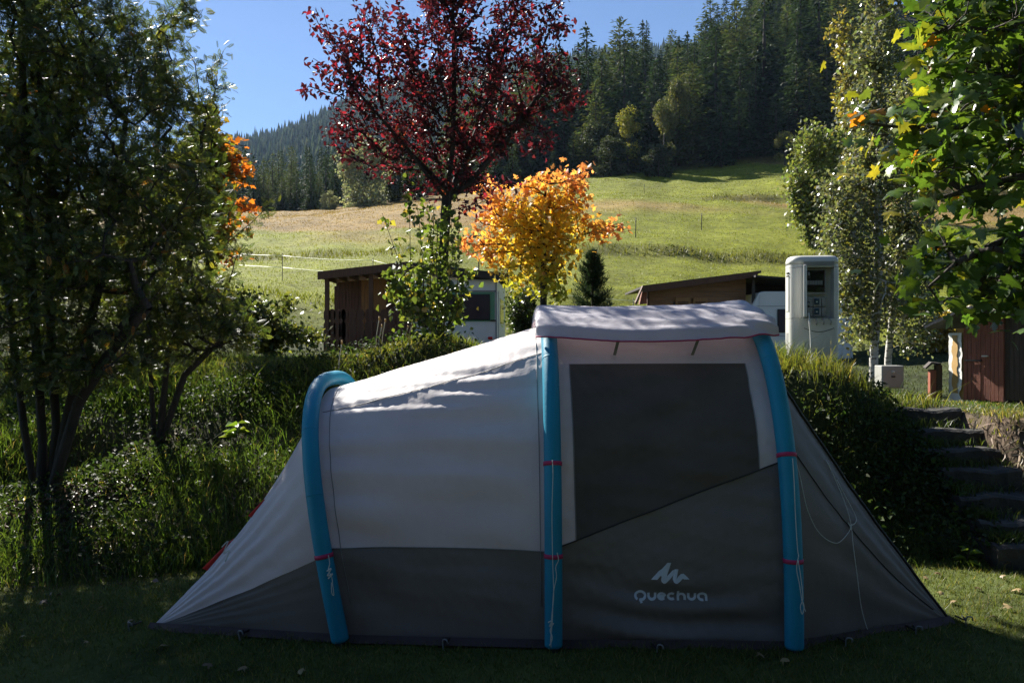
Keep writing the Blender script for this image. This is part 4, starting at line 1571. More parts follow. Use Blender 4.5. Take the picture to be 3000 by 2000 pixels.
def build_plum():
    d = 8.1
    b = P(1288, 985, d)
    b = np.array([b.x, d, Hs(b.x, d) - .05])
    stem = [b, P(1290, 900, d), P(1296, 800, d), P(1302, 700, d), P(1306, 620, d), P(1310, 570, d)]
    limbs = [[P(1310, 585, d), P(1255, 520, d - .1), P(1190, 430, d - .2), P(1110, 340, d - .3), P(1030, 250, d - .3)],
             [P(1310, 575, d), P(1285, 480, d + .15), P(1245, 350, d + .25), P(1200, 200, d + .3), P(1160, 60, d + .35)],
             [P(1310, 570, d), P(1325, 450, d - .1), P(1330, 300, d - .2), P(1330, 120, d - .25), P(1325, -60, d - .3)],
             [P(1312, 575, d), P(1355, 480, d + .1), P(1410, 350, d + .2), P(1460, 210, d + .2), P(1500, 60, d + .25)],
             [P(1312, 585, d), P(1370, 540, d), P(1450, 450, d), P(1530, 350, d), P(1600, 250, d)]]
    D = d
    blobs = [pb(1010, 215, D - .2, 85, 90, .5), pb(1100, 110, D, 120, 120, .7), pb(1240, 60, D, 130, 120, .8), pb(1360, 10, D, 150, 130, .8), pb(1520, 40, D, 110, 110, .7),
             pb(1130, 250, D, 150, 110, .8), pb(1300, 220, D - .2, 150, 130, .8), pb(1450, 180, D, 150, 120, .8), pb(1590, 190, D, 90, 110, .6), pb(1640, 230, D, 55, 60, .4),
             pb(1200, 350, D, 130, 80, .6), pb(1350, 350, D, 130, 80, .6), pb(1490, 310, D, 120, 90, .6), pb(1330, 450, D, 90, 60, .5), pb(1240, -120, D, 200, 120, .8), pb(1480, -110, D, 160, 120, .8),
             pb(1150, 440, D - .1, 60, 40, .3), pb(1000, 330, D, 60, 50, .3), pb(1610, 80, D, 60, 90, .4), pb(1400, 590, D - .2, 40, 25, .2), pb(1480, 480, D, 40, 30, .2),
             pb(960, 130, D, 50, 70, .3), pb(1070, 390, D, 60, 50, .3), pb(1250, 420, D, 120, 60, .5), pb(1420, 420, D, 120, 60, .5), pb(1560, 400, D, 70, 60, .4), pb(1660, 300, D, 40, 50, .3), pb(1290, 520, D, 60, 40, .3), pb(1390, 530, D, 60, 40, .3)]
    r = np.random.default_rng(5)
    tips_ = [(915, 180), (905, 270), (935, 20), (1690, 265), (1705, 290), (1650, 60), (955, 400), (1000, 450), (1085, 490), (930, 110), (980, 330), (1660, 160), (1040, 380), (1560, 450), (1500, 540), (1150, 480), (1180, 560), (1430, 590), (950, 230), (1640, -20)]
    extra = np.array([P(x_, y_, D + r.uniform(-.4, .4)) for x_, y_ in tips_ for _ in range(3)]) + r.standard_normal((len(tips_) * 3, 3)) * .05
    tgt = np.vstack([blob_points(blobs, 840, r), extra])

    def cf(p, r):
        n = len(p)
        f = r.uniform(0, 1, n)
        c = lerp_cols((.022, .009, .011), (.065, .014, .017), f)
        hi = r.uniform(0, 1, n) > .86
        c[hi] = (.15, .018, .028)
        c[r.uniform(0, 1, n) > .97] = (.16, .05, .02)
        return c
    make_tree('plum_tree', 'purple-leaved plum tree with dark red crown on the grassy mound behind the tent', 'tree', [stem] + limbs, blobs, 900, 11500,
              leaf_simple(.5, .12, .12), .066, None, M['leaf_red'], M['bark_dark'], 21, rmin=.0030, rbase=.085, back=3, spread=.05, droop=.25, colfn=cf, hv=.1, bv=.25, upward=.1, step=.2, pathw=.2, targets=tgt)
    # leafy suckers and climbers round its foot
    root = thing('climbing_shoots', 'leafy green shoots climbing round the trunk of the red plum tree', 'climber', tuple(b))
    rr = np.random.default_rng(77)
    shoots = [[(1230, 960), (1205, 800), (1200, 650), (1190, 490)], [(1245, 960), (1240, 800), (1232, 690), (1222, 600)], [(1262, 960), (1262, 800), (1268, 700), (1272, 590)],
              [(1280, 960), (1272, 820), (1262, 700), (1250, 585)], [(1300, 960), (1312, 850), (1325, 760), (1322, 640)], [(1310, 960), (1335, 860), (1345, 760), (1340, 640)],
              [(1240, 960), (1205, 860), (1160, 740), (1120, 625)], [(1240, 960), (1190, 870), (1150, 800), (1130, 795)], [(1320, 960), (1350, 880), (1375, 815), (1390, 790)], [(1300, 960), (1306, 850), (1312, 720), (1318, 560)], [(1285, 960), (1290, 820), (1296, 690), (1300, 600)],
              [(1270, 980), (1225, 930), (1190, 900), (1180, 880)], [(1290, 980), (1330, 930), (1345, 900), (1340, 870)], [(1250, 960), (1180, 850), (1150, 820), (1140, 870)],
              [(1220, 960), (1200, 900), (1165, 870), (1160, 910)], [(1260, 970), (1245, 900), (1240, 840), (1248, 770)], [(1250, 970), (1230, 900), (1222, 860), (1210, 780)], [(1275, 970), (1285, 880), (1278, 780), (1283, 640)]]
    Vs, Qs, o = [], [], 0
    lp, ld = [], []
    for sh in shoots:
        dd = d - .25 + rr.uniform(-.25, .15)
        c = curve_pts([P(x, y, dd) for x, y in sh], 30) - b
        v, q = tube_arrays(c, np.linspace(.006, .0025, len(c)), 5)
        Vs.append(v)
        Qs.append(q + o)
        o += len(v)
        k = int(70 + 14 * rr.uniform())
        f = rr.uniform(.1, 1, k) * (len(c) - 1.01)
        i = f.astype(int)
        lp.append(c[i] + rr.standard_normal((k, 3)) * .03)
        ld.append(c[i + 1] - c[i])
    link('stem', npmesh('stem', np.concatenate(Vs), np.concatenate(Qs), smooth=True), M['bark'], root)
    k = 330
    low = np.array(P(1250, 890, d - .2)) - b + rr.standard_normal((k, 3)) * np.array([.16, .16, .24])
    lp.append(low)
    ld.append(rr.standard_normal((k, 3)))
    lp, ld = np.concatenate(lp), unit(np.concatenate(ld))
    n = len(lp)
    dirv = unit(ld * .3 + rr.standard_normal((n, 3)) * .8 + np.array([0, 0, -.25]))
    nrm = unit(rr.standard_normal((n, 3)) + np.array([0, 0, .8]))
    c = lerp_cols((.055, .085, .02), (.13, .17, .035), rr.uniform(0, 1, n))
    c[rr.uniform(0, 1, n) > .93] = (.30, .24, .05)
    tv, tf = leaf_simple(.75, .12, .12)
    V, Fs, Cc = scatter(tv, tf, lp, dirv, nrm, .07 * rr.uniform(.6, 1.25, n), jitter_col(c, n, .1, .2, rr))
    cr = link('foliage', npmesh('foliage', V, Fs, Cc), M['leaf'], root)
    cr['kind'] = 'stuff'


build_plum()


def build_rowans():
    tm = leaf_pinnate(6)

    def cf(p, r):
        n = len(p)
        c = lerp_cols((.030, .046, .015), (.068, .088, .021), r.uniform(0, 1, n))
        m = r.uniform(0, 1, n) > .95
        c[m] = (.15, .15, .03)
        c[r.uniform(0, 1, n) > .988] = (.30, .13, .03)
        return c
    d = 6.3
    g = Hs(-3.86, d) - .05
    b = np.array([-3.86, d, g])
    stems = [[b, P(125, 1300, d), P(112, 1100, d), P(95, 850, d), P(80, 600, d - .1), P(70, 330, d - .1), P(60, 60, d - .1)],
             [b + [.06, .05, .1], P(165, 1250, d), P(150, 1000, d + .1), P(140, 800, d + .1), P(150, 560, d + .1), P(170, 300, d + .2), P(190, 60, d + .2)],
             [b + [.1, 0, .1], P(200, 1200, d), P(250, 1000, d), P(300, 800, d), P(330, 600, d), P(370, 350, d), P(400, 120, d)],
             [b + [-.08, .05, .1], P(70, 1250, d), P(40, 1000, d + .2), P(20, 800, d + .2), P(-20, 500, d + .2), P(-60, 200, d + .2)],
             [b + [.1, -.05, .1], P(230, 1180, d - .1), P(330, 1020, d - .2), P(430, 900, d - .3), P(520, 780, d - .3)]]
    blobs = [pb(60, 150, d, 190, 200, 1.0), pb(250, 130, d, 170, 170, .9), pb(30, 500, d, 200, 230, 1.0), pb(230, 470, d, 190, 210, 1.0), pb(380, 260, d, 120, 140, .7), pb(70, 850, d, 200, 220, .9),
             pb(290, 780, d, 190, 200, .9), pb(430, 560, d, 150, 170, .7), pb(-90, 300, d, 60, 300, .5, 6000), pb(130, -100, d, 250, 140, .9), pb(300, 1020, d, 170, 110, .6),
             pb(120, 1060, d, 170, 90, .6), pb(60, 330, d + .5, 200, 240, .5)]
    make_tree('rowan_tree', 'tall dark many-stemmed rowan with feathery leaves at the foot of the bank', 'tree', stems, blobs, 2300, 29000, tm, .088, None, M['leaf'], M['bark_dark'], 31,
              rmin=.0024, rbase=.085, back=2, spread=.055, pathw=.12, droop=.35, colfn=cf, nup=.9, bv=.25)
    d = 7.1
    x = (455 - 1500) / F * d
    b = np.array([x, d, Hs(x, d) - .05])
    stems = [[b, P(440, 1080, d), P(430, 900, d), P(440, 700, d), P(455, 500, d), P(470, 300, d), P(470, 120, d)],
             [b + [.04, 0, .1], P(490, 1050, d), P(530, 900, d), P(560, 750, d), P(580, 600, d), P(590, 450, d)],
             [b + [.06, 0, .1], P(540, 1100, d), P(620, 1020, d), P(680, 960, d)]]
    blobs = [pb(480, 180, d, 90, 150, .5), pb(540, 350, d, 90, 120, .5), pb(560, 560, d, 110, 150, .6), pb(520, 780, d, 160, 160, .7), pb(600, 900, d, 130, 120, .6), pb(470, 980, d, 170, 110, .6),
             pb(610, 330, d, 35, 80, .3), pb(640, 230, d, 22, 50, .2), pb(520, 60, d, 40, 70, .3), pb(560, 30, d, 30, 60, .2), pb(700, 980, d, 80, 70, .4)]
    t = np.random.default_rng(4)
    tg = np.vstack([blob_points(blobs, 700, t), [P(800, 580, d), P(740, 650, d), P(770, 620, d), P(690, 690, d), P(660, 260, d), P(655, 150, d), P(560, 10, d), P(720, 720, d)]])

    def cf2(p, r):
        n = len(p)
        c = lerp_cols((.035, .052, .016), (.085, .105, .026), r.uniform(0, 1, n))
        c[r.uniform(0, 1, n) > .93] = (.19, .17, .03)
        return c
    make_tree('rowan_tree', 'slimmer rowan on the bank with yellowing tips and one long bare twig', 'tree', stems, blobs, 0, 7600, tm, .088, None, M['leaf'], M['bark_dark'], 32,
              rmin=.0022, rbase=.05, back=2, spread=.04, pathw=.12, droop=.3, colfn=cf2, nup=.9, bv=.25, targets=tg)
    # autumn maple behind the rowans
    d = 11.5
    x = (610 - 1500) / F * d
    b = np.array([x, d, Hs(x, d) - .05])
    stems = [[b, P(612, 900, d), P(615, 750, d), P(620, 600, d), P(625, 450, d), P(620, 340, d)]]
    blobs = [pb(610, 380, d, 70, 90, .5), pb(600, 480, d, 110, 110, .7), pb(690, 460, d, 45, 90, .4), pb(720, 500, d, 24, 70, .3), pb(735, 610, d, 28, 50, .3), pb(560, 620, d, 120, 120, .7), pb(640, 650, d, 90, 90, .5), pb(640, 760, d, 70, 50, .5)]

    def cf3(p, r):
        n = len(p)
        u = (1500 + p[:, 0] / p[:, 1] * F - 640) / 70 + .5 * r.standard_normal(n)
        u = np.clip(u, 0, 1)
        c = lerp_cols((.16, .19, .025), (.42, .13, .02), u)
        return c
    make_tree('maple_tree', 'autumn maple with yellow-green leaves turning orange behind the rowans', 'tree', stems, blobs, 220, 4200, leaf_maple(False), .085, None, M['leaf_warm'], M['bark'], 33,
              rmin=.006, rbase=.07, back=4, spread=.06, droop=.4, colfn=cf3, bv=.15)


build_rowans()


def build_orange_maple():
    d = 14.0
    x = (1590 - 1500) / F * d
    b = np.array([x, d, Hs(x, d) - .05])
    stems = [[b, P(1592, 900, d), P(1592, 800, d), P(1592, 700, d), P(1595, 610, d), P(1600, 540, d)],
             [P(1592, 830, d), P(1560, 740, d), P(1510, 660, d), P(1470, 590, d)], [P(1592, 820, d), P(1640, 730, d), P(1700, 690, d), P(1770, 670, d)],
             [P(1593, 760, d), P(1620, 640, d), P(1650, 560, d), P(1690, 500, d)]]
    blobs = [pb(1640, 510, d, 30, 45, .3), pb(1620, 560, d, 60, 60, .5), pb(1710, 520, d, 26, 42, .3), pb(1680, 570, d, 50, 60, .4), pb(1420, 550, d, 38, 32, .3), pb(1480, 590, d, 70, 50, .5), pb(1560, 640, d, 110, 70, .7),
             pb(1660, 640, d, 70, 60, .5), pb(1500, 690, d, 110, 60, .6), pb(1600, 720, d, 110, 70, .7), pb(1420, 640, d, 40, 40, .3), pb(1360, 706, d, 22, 20, .15, 1200), pb(1760, 675, d, 50, 22, .25, 2600), pb(1810, 660, d, 24, 18, .15, 1300),
             pb(1550, 800, d, 85, 60, .5), pb(1620, 830, d, 60, 60, .5), pb(1440, 740, d, 60, 45, .4), pb(1540, 545, d, 30, 25, .2, 1200)]

    def cf(p, r):
        n = len(p)
        px = 1500 + p[:, 0] / p[:, 1] * F
        py = 1000 - (p[:, 2] - EYE) / p[:, 1] * F
        # sun-side outer tips turn red-orange first, the inside stays yellow-green
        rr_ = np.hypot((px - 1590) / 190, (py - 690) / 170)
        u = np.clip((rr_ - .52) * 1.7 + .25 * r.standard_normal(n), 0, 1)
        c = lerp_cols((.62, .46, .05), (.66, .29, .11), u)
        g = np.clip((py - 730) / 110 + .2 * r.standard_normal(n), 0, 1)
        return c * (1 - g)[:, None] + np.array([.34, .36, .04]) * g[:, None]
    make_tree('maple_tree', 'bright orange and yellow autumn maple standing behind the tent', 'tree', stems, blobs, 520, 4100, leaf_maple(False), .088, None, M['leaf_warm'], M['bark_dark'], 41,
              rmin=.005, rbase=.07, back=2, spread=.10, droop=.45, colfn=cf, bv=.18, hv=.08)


build_orange_maple()


def build_bush(name, label, d, blobs, n, size, cols, seed, cat='bush', m='leaf', tm=None, group=None, tips=160, basepx=None, rbase=.04):
    bx = basepx if basepx else float(np.mean([1500 + b_[0][0] / b_[0][1] * F for b_ in blobs]))
    x = (bx - 1500) / F * d
    b = np.array([x, d, Hs(x, d) - .05])
    top = max(b_[0][2] for b_ in blobs)
    hgt = top - b[2]
    stems = [[b, b + [.02, 0, hgt * .25], b + [0, 0, hgt * .5], b + [0, .02, hgt * .75]], [b + [.05, 0, 0], b + [.2 * hgt * .4, 0, hgt * .3], b + [.4 * hgt * .4, 0, hgt * .5]], [b + [-.05, 0, 0], b + [-.2 * hgt * .4, .05, hgt * .3], b + [-.4 * hgt * .4, 0, hgt * .5]]]
    a, c2 = cols

    def cf(p, r):
        return lerp_cols(a, c2, r.uniform(0, 1, len(p)))
    return make_tree(name, label, cat, stems, blobs, tips, n, tm or leaf_quad(.6), size, None, M[m], M['bark'], seed, rmin=.004 * d / 12, rbase=rbase, back=5, spread=size * .8, droop=.3, colfn=cf, group=group, bv=.22, step=.3 * max(1, d / 20))


def build_birch():
    d = 12.3
    x = (2558 - 1500) / F * d
    b = np.array([x, d, Hs(x, d) - .05])
    x2 = (2600 - 1500) / F * (d + .3)
    b2 = np.array([x2, d + .3, Hs(x2, d + .3) - .05])
    leafc = lambda p, r: np.where((r.uniform(0, 1, len(p)) > .94)[:, None], np.array([[.22, .19, .04]]), lerp_cols((.085, .10, .050), (.16, .17, .085), r.uniform(0, 1, len(p))))
    kw = dict(rmin=.0040, back=3, spread=.10, droop=.55, colfn=leafc, bv=.22, step=.3, nup=.5)
    make_tree('birch_tree', 'white-barked birch with small glinting leaves beside the meter box', 'tree',
              [[b, P(2560, 1050, d), P(2566, 950, d), P(2572, 850, d), P(2575, 700, d), P(2570, 550, d), P(2560, 400, d), P(2560, 200, d), P(2570, 20, d)]],
              [pb(2480, 620, d, 75, 90, .7), pb(2500, 760, d, 90, 100, .8), pb(2560, 480, d, 90, 100, .8), pb(2540, 330, d, 70, 100, .7), pb(2560, 180, d, 70, 100, .7), pb(2590, 60, d, 70, 80, .7), pb(2570, 880, d, 110, 80, .8), pb(2500, 860, d, 60, 60, .6), pb(2580, -70, d, 70, 80, .6), pb(2440, 700, d, 55, 90, .6), pb(2450, 560, d, 50, 70, .5), pb(2460, 860, d, 45, 50, .5), pb(2520, 970, d, 60, 50, .5)],
              640, 16500, leaf_quad(.8, .1), .066, None, M['leaf_birch'], M['birch'], 51, rbase=.075, **kw)
    d += .3
    make_tree('birch_tree', 'slanting second birch with dappled trunk just right of the straight one', 'tree',
              [[b2, P(2602, 1050, d), P(2612, 950, d), P(2622, 850, d), P(2640, 700, d), P(2650, 550, d), P(2650, 400, d), P(2655, 250, d)]],
              [pb(2640, 760, d, 70, 100, .8), pb(2650, 620, d, 80, 100, .8), pb(2640, 450, d, 80, 100, .8), pb(2660, 300, d, 70, 90, .7), pb(2640, 880, d, 70, 70, .7), pb(2690, 900, d, 50, 70, .5), pb(2700, 700, d, 60, 90, .5), pb(2660, 980, d, 60, 60, .5)],
              420, 9500, leaf_quad(.8, .1), .066, None, M['leaf_birch'], M['birch'], 52, rbase=.065, **kw)


build_birch()
build_bush('yellow_bush', 'yellowing leafy bush on the slope behind the red shed', 19, [pb(2750, 960, 19, 60, 55, .8), pb(2700, 985, 19, 45, 35, .6), pb(2820, 930, 19, 70, 60, .8)], 2600, .11, ((.16, .13, .03), (.30, .22, .05)), 61)
build_bush('green_bush', 'dark glossy green bush crammed between the caravan and the orange maple', 15.5, [pb(1525, 870, 15.5, 40, 60, .6), pb(1550, 900, 15.5, 50, 55, .6), pb(1512, 940, 15.5, 30, 50, .6)], 2600, .085, ((.018, .032, .012), (.045, .065, .02)), 62)
build_bush('willow_bush', 'pale green willow bush at the right edge of the meadow', 42, [pb(2370, 410, 42, 50, 60, 1.5), pb(2440, 420, 42, 45, 55, 1.5), pb(2340, 520, 42, 45, 60, 1.5), pb(2340, 620, 42, 40, 50, 1.2), pb(2420, 540, 42, 70, 90, 1.6)], 7500, .24, ((.085, .115, .04), (.16, .17, .05)), 63, tips=240, rbase=.15)
build_bush('yellow_tree', 'yellow-leaved tree high against the dark forest behind the birches', 60, [pb(2460, 70, 60, 30, 45, 1.5), pb(2480, 130, 60, 45, 60, 1.8), pb(2500, 250, 60, 50, 100, 2.0), pb(2520, 420, 60, 50, 120, 2)], 5000, .34, ((.13, .12, .03), (.22, .18, .04)), 64, cat='tree', tips=200, rbase=.25)
build_bush('hedge_bush', 'low weedy hedge with sunlit sprays beside the timber porch', 10.5, [pb(760, 960, 10.5, 110, 40, .5), pb(880, 975, 10.5, 70, 30, .4), pb(680, 900, 10.5, 90, 70, .6), pb(840, 900, 10.5, 40, 30, .3)], 3200, .085, ((.05, .07, .02), (.13, .14, .035)), 65)


build_bush('hazel_bush', 'broad dark hazel bush on the terrace behind the tall rowan', 10.5, [pb(60, 800, 10.5, 150, 150, .9), pb(200, 720, 10.5, 140, 160, .9), pb(100, 620, 10.5, 130, 120, .8)], 5200, .10, ((.03, .045, .014), (.08, .10, .025)), 66, tips=260)
build_bush('hazel_bush', 'yellow-green hazel bush on the terrace behind the slimmer rowan', 10.2, [pb(400, 850, 10.2, 140, 110, .8), pb(500, 900, 10.2, 110, 80, .7), pb(420, 740, 10.2, 110, 90, .7)], 4200, .095, ((.06, .08, .02), (.14, .15, .035)), 67, tips=220)


def build_pine():
    d = 16.0
    x = (1735 - 1500) / F * d
    b = np.array([x, d, Hs(x, d) - .05])
    t = thing('young_pine', 'young dark green pine with upright shoots behind the tent roof', 'pine', tuple(b))
    r = np.random.default_rng(9)
    top = EYE + (1000 - 728) / F * d - b[2]
    tube('trunk', [(0, 0, 0), (.01, 0, top * .5), (0, 0, top * .97)], [.05, .03, .008], M['bark'], t, n=8)
    pos, dr = [], []
    for i in range(260):
        f = r.uniform(.05, 1) ** .8
        z = top * f
        rad = (1 - f) ** .62 * .62 + .05
        a = r.uniform(0, 6.283)
        L = rad * r.uniform(.6, 1.1)
        n = 7
        for q in range(n):
            s = (q + .5) / n
            p = np.array([math.cos(a) * L * s, math.sin(a) * L * s, z - .12 + .30 * s ** 2 * (1.2 - f)])
            dd = unit(np.array([math.cos(a) * .5, math.sin(a) * .5, .8 * s + .3]))
            for _ in range(9):
                pos.append(p + r.standard_normal(3) * .012)
                dr.append(unit(dd + r.standard_normal(3) * .5))
    pos, dr = np.array(pos), np.array(dr)
    n = len(pos)
    V, Fs, Cc = scatter(*leaf_quad(.11, .0), pos, dr, unit(r.standard_normal((n, 3))), .11 * r.uniform(.7, 1.2, n), jitter_col((.030, .048, .026), n, .12, .25, r))
    link('crown', npmesh('crown', V, Fs, Cc), M['needle'], t)['kind'] = 'stuff'


build_pine()


def build_big_maple():
    """the maple whose branches hang in from the right"""
    d = 3.9
    b = np.array([3.55, 4.5, -.05])
    root = thing('maple_tree', 'green broad-leaved maple hanging in over the lawn, some leaves turning yellow', 'tree', tuple(b))
    r = np.random.default_rng(91)
    stem = [b, b + [.02, 0, .8], b + [.0, -.05, 1.5], P(3350, 500, 4.2), P(3330, 200, 4.2), P(3300, -100, 4.2)]
    branches = [[P(3340, 420, 4.2), P(3150, 380, 4.0), P(2950, 370, 3.8), P(2760, 375, 3.6), P(2600, 370, 3.4), P(2490, 350, 3.3)],
                [P(3330, 200, 4.2), P(3150, 130, 4.1), P(2950, 90, 3.9), P(2780, 80, 3.7), P(2690, 60, 3.6)],
                [P(3340, 600, 4.2), P(3150, 640, 4.1), P(2950, 700, 3.9), P(2800, 770, 3.7), P(2720, 840, 3.6)],
                [P(3335, 300, 4.2), P(3150, 250, 4.1), P(2980, 230, 3.9), P(2830, 210, 3.8)],
                [P(3340, 500, 4.2), P(3150, 500, 4.1), P(2980, 520, 4.0), P(2830, 560, 3.9), P(2720, 590, 3.8)]]
    blobs = [pb(2860, 110, 3.9, 130, 110, .5), pb(2970, 60, 4.2, 150, 120, .6), pb(2740, 70, 3.7, 55, 55, .25, 4500), pb(2960, 250, 4.2, 130, 110, .6), pb(2820, 300, 3.8, 90, 70, .4), pb(2640, 360, 3.5, 110, 35, .25, 4500),
             pb(2520, 345, 3.35, 45, 45, .15, 3000), pb(2800, 430, 3.8, 150, 60, .4), pb(2950, 430, 4.2, 120, 90, .5), pb(2720, 520, 3.7, 70, 50, .3), pb(2880, 540, 4.0, 130, 60, .4), pb(2860, 760, 4.0, 140, 80, .5), pb(2960, 820, 4.2, 120, 100, .5),
             pb(2730, 840, 3.7, 60, 60, .3), pb(2950, 830, 4.0, 70, 50, .4), pb(2760, 700, 3.9, 70, 40, .3, 1800), pb(3100, 300, 4.3, 120, 300, .6), pb(3120, 750, 4.3, 120, 200, .6), pb(2900, -80, 4.0, 200, 90, .6)]
    # thin the fringe that the background shows through
    tg = blob_points(blobs, 520, r)
    pos, par, tips = grow([stem] + branches, tg, r, upward=.15, step=.18, wander=.06, pathw=.2)
    pos = pos - b
    me, rad = skeleton_mesh('trunk', pos, par, tips, .0028, .10)
    link('trunk', me, M['bark'], root)
    n = 2700
    p, dv = twig_leaf_sites(pos, par, tips, n, r, 2, .09)
    dirv = unit(dv * .6 + .6 * r.standard_normal((n, 3)) + np.array([-.15, -.2, -.45]))
    nrm = unit(r.standard_normal((n, 3)) * .6 + np.array([-.2, -.15, 1.0]))
    sz = .086 * r.uniform(.55, 1.25, n)
    pw = p + b
    px = 1500 + pw[:, 0] / pw[:, 1] * F
    py = 1000 - (pw[:, 2] - EYE) / pw[:, 1] * F
    edge = np.clip((2790 - px) / 180, 0, 1) * (py < 620)
    cls = np.zeros(n, int)
    u = r.uniform(0, 1, n)
    cls[u < .05 + .42 * edge] = 1
    cls[u < .006 + .05 * edge] = 2
    pal = np.array([[.060, .105, .018], [.18, .19, .022], [.40, .16, .02]])
    inframe = (px > 2400) & (px < 3020) & (py > -20) & (py < 1000)
    # nearest leaves in view: parts of their own
    score = np.where(inframe, sz / pw[:, 1] + .004 * edge + .002 * r.uniform(0, 1, n), -1)
    big = np.argsort(-score)[:300]
    bigm = np.zeros(n, bool)
    bigm[big] = True
    tv, tf = leaf_maple(True, .3)
    meshes = {}
    for c in range(3):
        for v in range(4):
            col = jitter_col(pal[c], 1, .15, .25, r)[0]
            tvv = tv.copy()
            tvv[:, 2] = tvv[:, 2] * (1.0, 2.0, -1.1, 2.6)[v] + .10 * np.sin(tvv[:, 0] * 5 + v) * tvv[:, 1]
            tvv[:, 0] *= (1, .92, 1.05, .85)[v]
            grad = np.where(np.arange(len(tvv)) == 0, 1.45, .8 + .35 * r.uniform(0, 1, len(tvv)))[:, None]
            m_ = npmesh('leaf', tvv, tf, np.clip(np.tile(col, (len(tvv), 1)) * grad, 0, .8))
            m_.materials.append(M['leaf_maple'])
            meshes[c, v] = m_
    Rm = rot_from(dirv, nrm)
    for i in big:
        o = bpy.data.objects.new('leaf', meshes[cls[i], int(r.integers(4))])
        C.objects.link(o)
        o.parent = root
        mm = Matrix(Rm[i].tolist()).to_4x4()
        o.matrix_local = Matrix.Translation(Vector(p[i])) @ mm @ Matrix.Scale(float(sz[i]), 4)
    rest = ~bigm
    V, Fs, Cc = scatter(tv, tf, p[rest], dirv[rest], nrm[rest], sz[rest], jitter_col(pal[cls[rest]], int(rest.sum()), .12, .22, r))
    link('crown', npmesh('crown', V, Fs, Cc), M['leaf_maple'], root)['kind'] = 'stuff'


build_big_maple()

# ------------------------------------------------------------------ forest
def conifer_mesh(seed, hgt, width, larch=False, dens=1.0):
    """drooping layered branches made of many small sprays"""
    r = np.random.default_rng(seed)
    pos, dr, nr, sz = [], [], [], []
    nl = int(30 * dens)
    for i in range(nl):
        f = (i + .5) / nl
        z = hgt * (.06 + .94 * f)
        rad = width * .5 * (1 - f) ** (.58 if larch else .8) * r.uniform(.8, 1.15) + .12
        nb = max(4, int((11 if larch else 10) * (1 - f) + 4))
        a0 = r.uniform(0, 6.28)
        for b in range(nb):
            a = a0 + b / nb * 6.283 + r.uniform(-.25, .25)
            L = rad * r.uniform(.6, 1.12)
            ns = max(2, int(L / (.55 if not larch else .5)))
            for q in range(ns):
                s = (q + .7) / ns
                droop = (-.35 * s + .18 * s * s) if not larch else (-.12 * s + .16 * s * s)
                p = np.array([math.cos(a) * L * s, math.sin(a) * L * s, z + L * droop])
                for _ in range(2):
                    d = np.array([math.cos(a), math.sin(a), -.35 if not larch else .1]) + r.standard_normal(3) * .45
                    pos.append(p + r.standard_normal(3) * .16)
                    dr.append(d)
                    nr.append(np.array([0, 0, 1.0]) + r.standard_normal(3) * .45)
                    sz.append(r.uniform(.55, 1.15) * (.55 + .5 * (1 - f)))
    # leader
    for q in range(8):
        pos.append(np.array([0, 0, hgt * (.95 + .008 * q)]))
        dr.append(np.array([0, 0, 1.0]) + r.standard_normal(3) * .3)
        nr.append(r.standard_normal(3))
        sz.append(.6)
    pos, dr, nr, sz = np.array(pos), unit(np.array(dr)), unit(np.array(nr)), np.array(sz)
    n = len(pos)
    base = (.034, .050, .023) if not larch else (.085, .100, .038)
    c = jitter_col(base, n, .12, .28, r)
    tv = np.array([[0, 0, 0], [.26, .35, -.05], [.12, .75, -.10], [0, 1.15, -.2], [-.12, .75, -.1], [-.26, .35, -.05]])
    V, Fs, Cc = scatter(tv, [np.array([[0, 1, 2, 3], [0, 3, 4, 5]])], pos, dr, nr, sz, c)
    me = npmesh('crown', V, Fs, Cc)
    me.materials.append(M['needle'])
    tk, Q = tube_arrays([(0, 0, -.5), (0, 0, hgt * .5), (0, 0, hgt * .97)], [hgt * .014, hgt * .009, .02], 6)
    tm_ = npmesh('trunk', tk, Q, smooth=True)
    tm_.materials.append(M['bark'])
    return me, tm_


def broadleaf_mesh(seed, hgt, width, cols, dense=False):
    r = np.random.default_rng(seed)
    k = 34 if dense else 15
    cs = []
    for i in range(k):
        f = r.uniform(.04, .92) if dense else r.uniform(.15, .95)
        a = r.uniform(0, 6.28)
        rr_ = width * .32 * math.sin(math.pi * min(.98, f * .85 + .12))
        cs.append((np.array([math.cos(a) * rr_, math.sin(a) * rr_, hgt * f]), np.array([1, 1, .9]) * width * r.uniform(.13, .24), 1))
    n = 8000 if dense else 3400
    w = r.choice(k, n)
    u = unit(r.standard_normal((n, 3))) * (r.uniform(0.3, 1, n) ** .5)[:, None]
    pos = np.array([c[0] for c in cs])[w] + u * np.array([c[1] for c in cs])[w]
    pos[:, 2] = np.maximum(pos[:, 2], .1)
    c = lerp_cols(cols[0], cols[1], np.clip(r.uniform(0, 1, k)[w] * .7 + .3 * r.uniform(0, 1, n), 0, 1))
    V, Fs, Cc = scatter(*leaf_quad(.75, .1), pos, unit(r.standard_normal((n, 3)) + [0, 0, -.3]), unit(r.standard_normal((n, 3)) + [0, 0, .7]), width * .045 * r.uniform(.6, 1.3, n), jitter_col(c, n, .1, .2, r))
    me = npmesh('crown', V, Fs, Cc)
    me.materials.append(M['leaf_far'])
    tk, Q = tube_arrays([(0, 0, -.5), (0, 0, hgt * .4), (.2, 0, hgt * .8)], [hgt * .02, hgt * .014, .03], 6)
    tm_ = npmesh('trunk', tk, Q, smooth=True)
    tm_.materials.append(M['bark'])
    return me, tm_


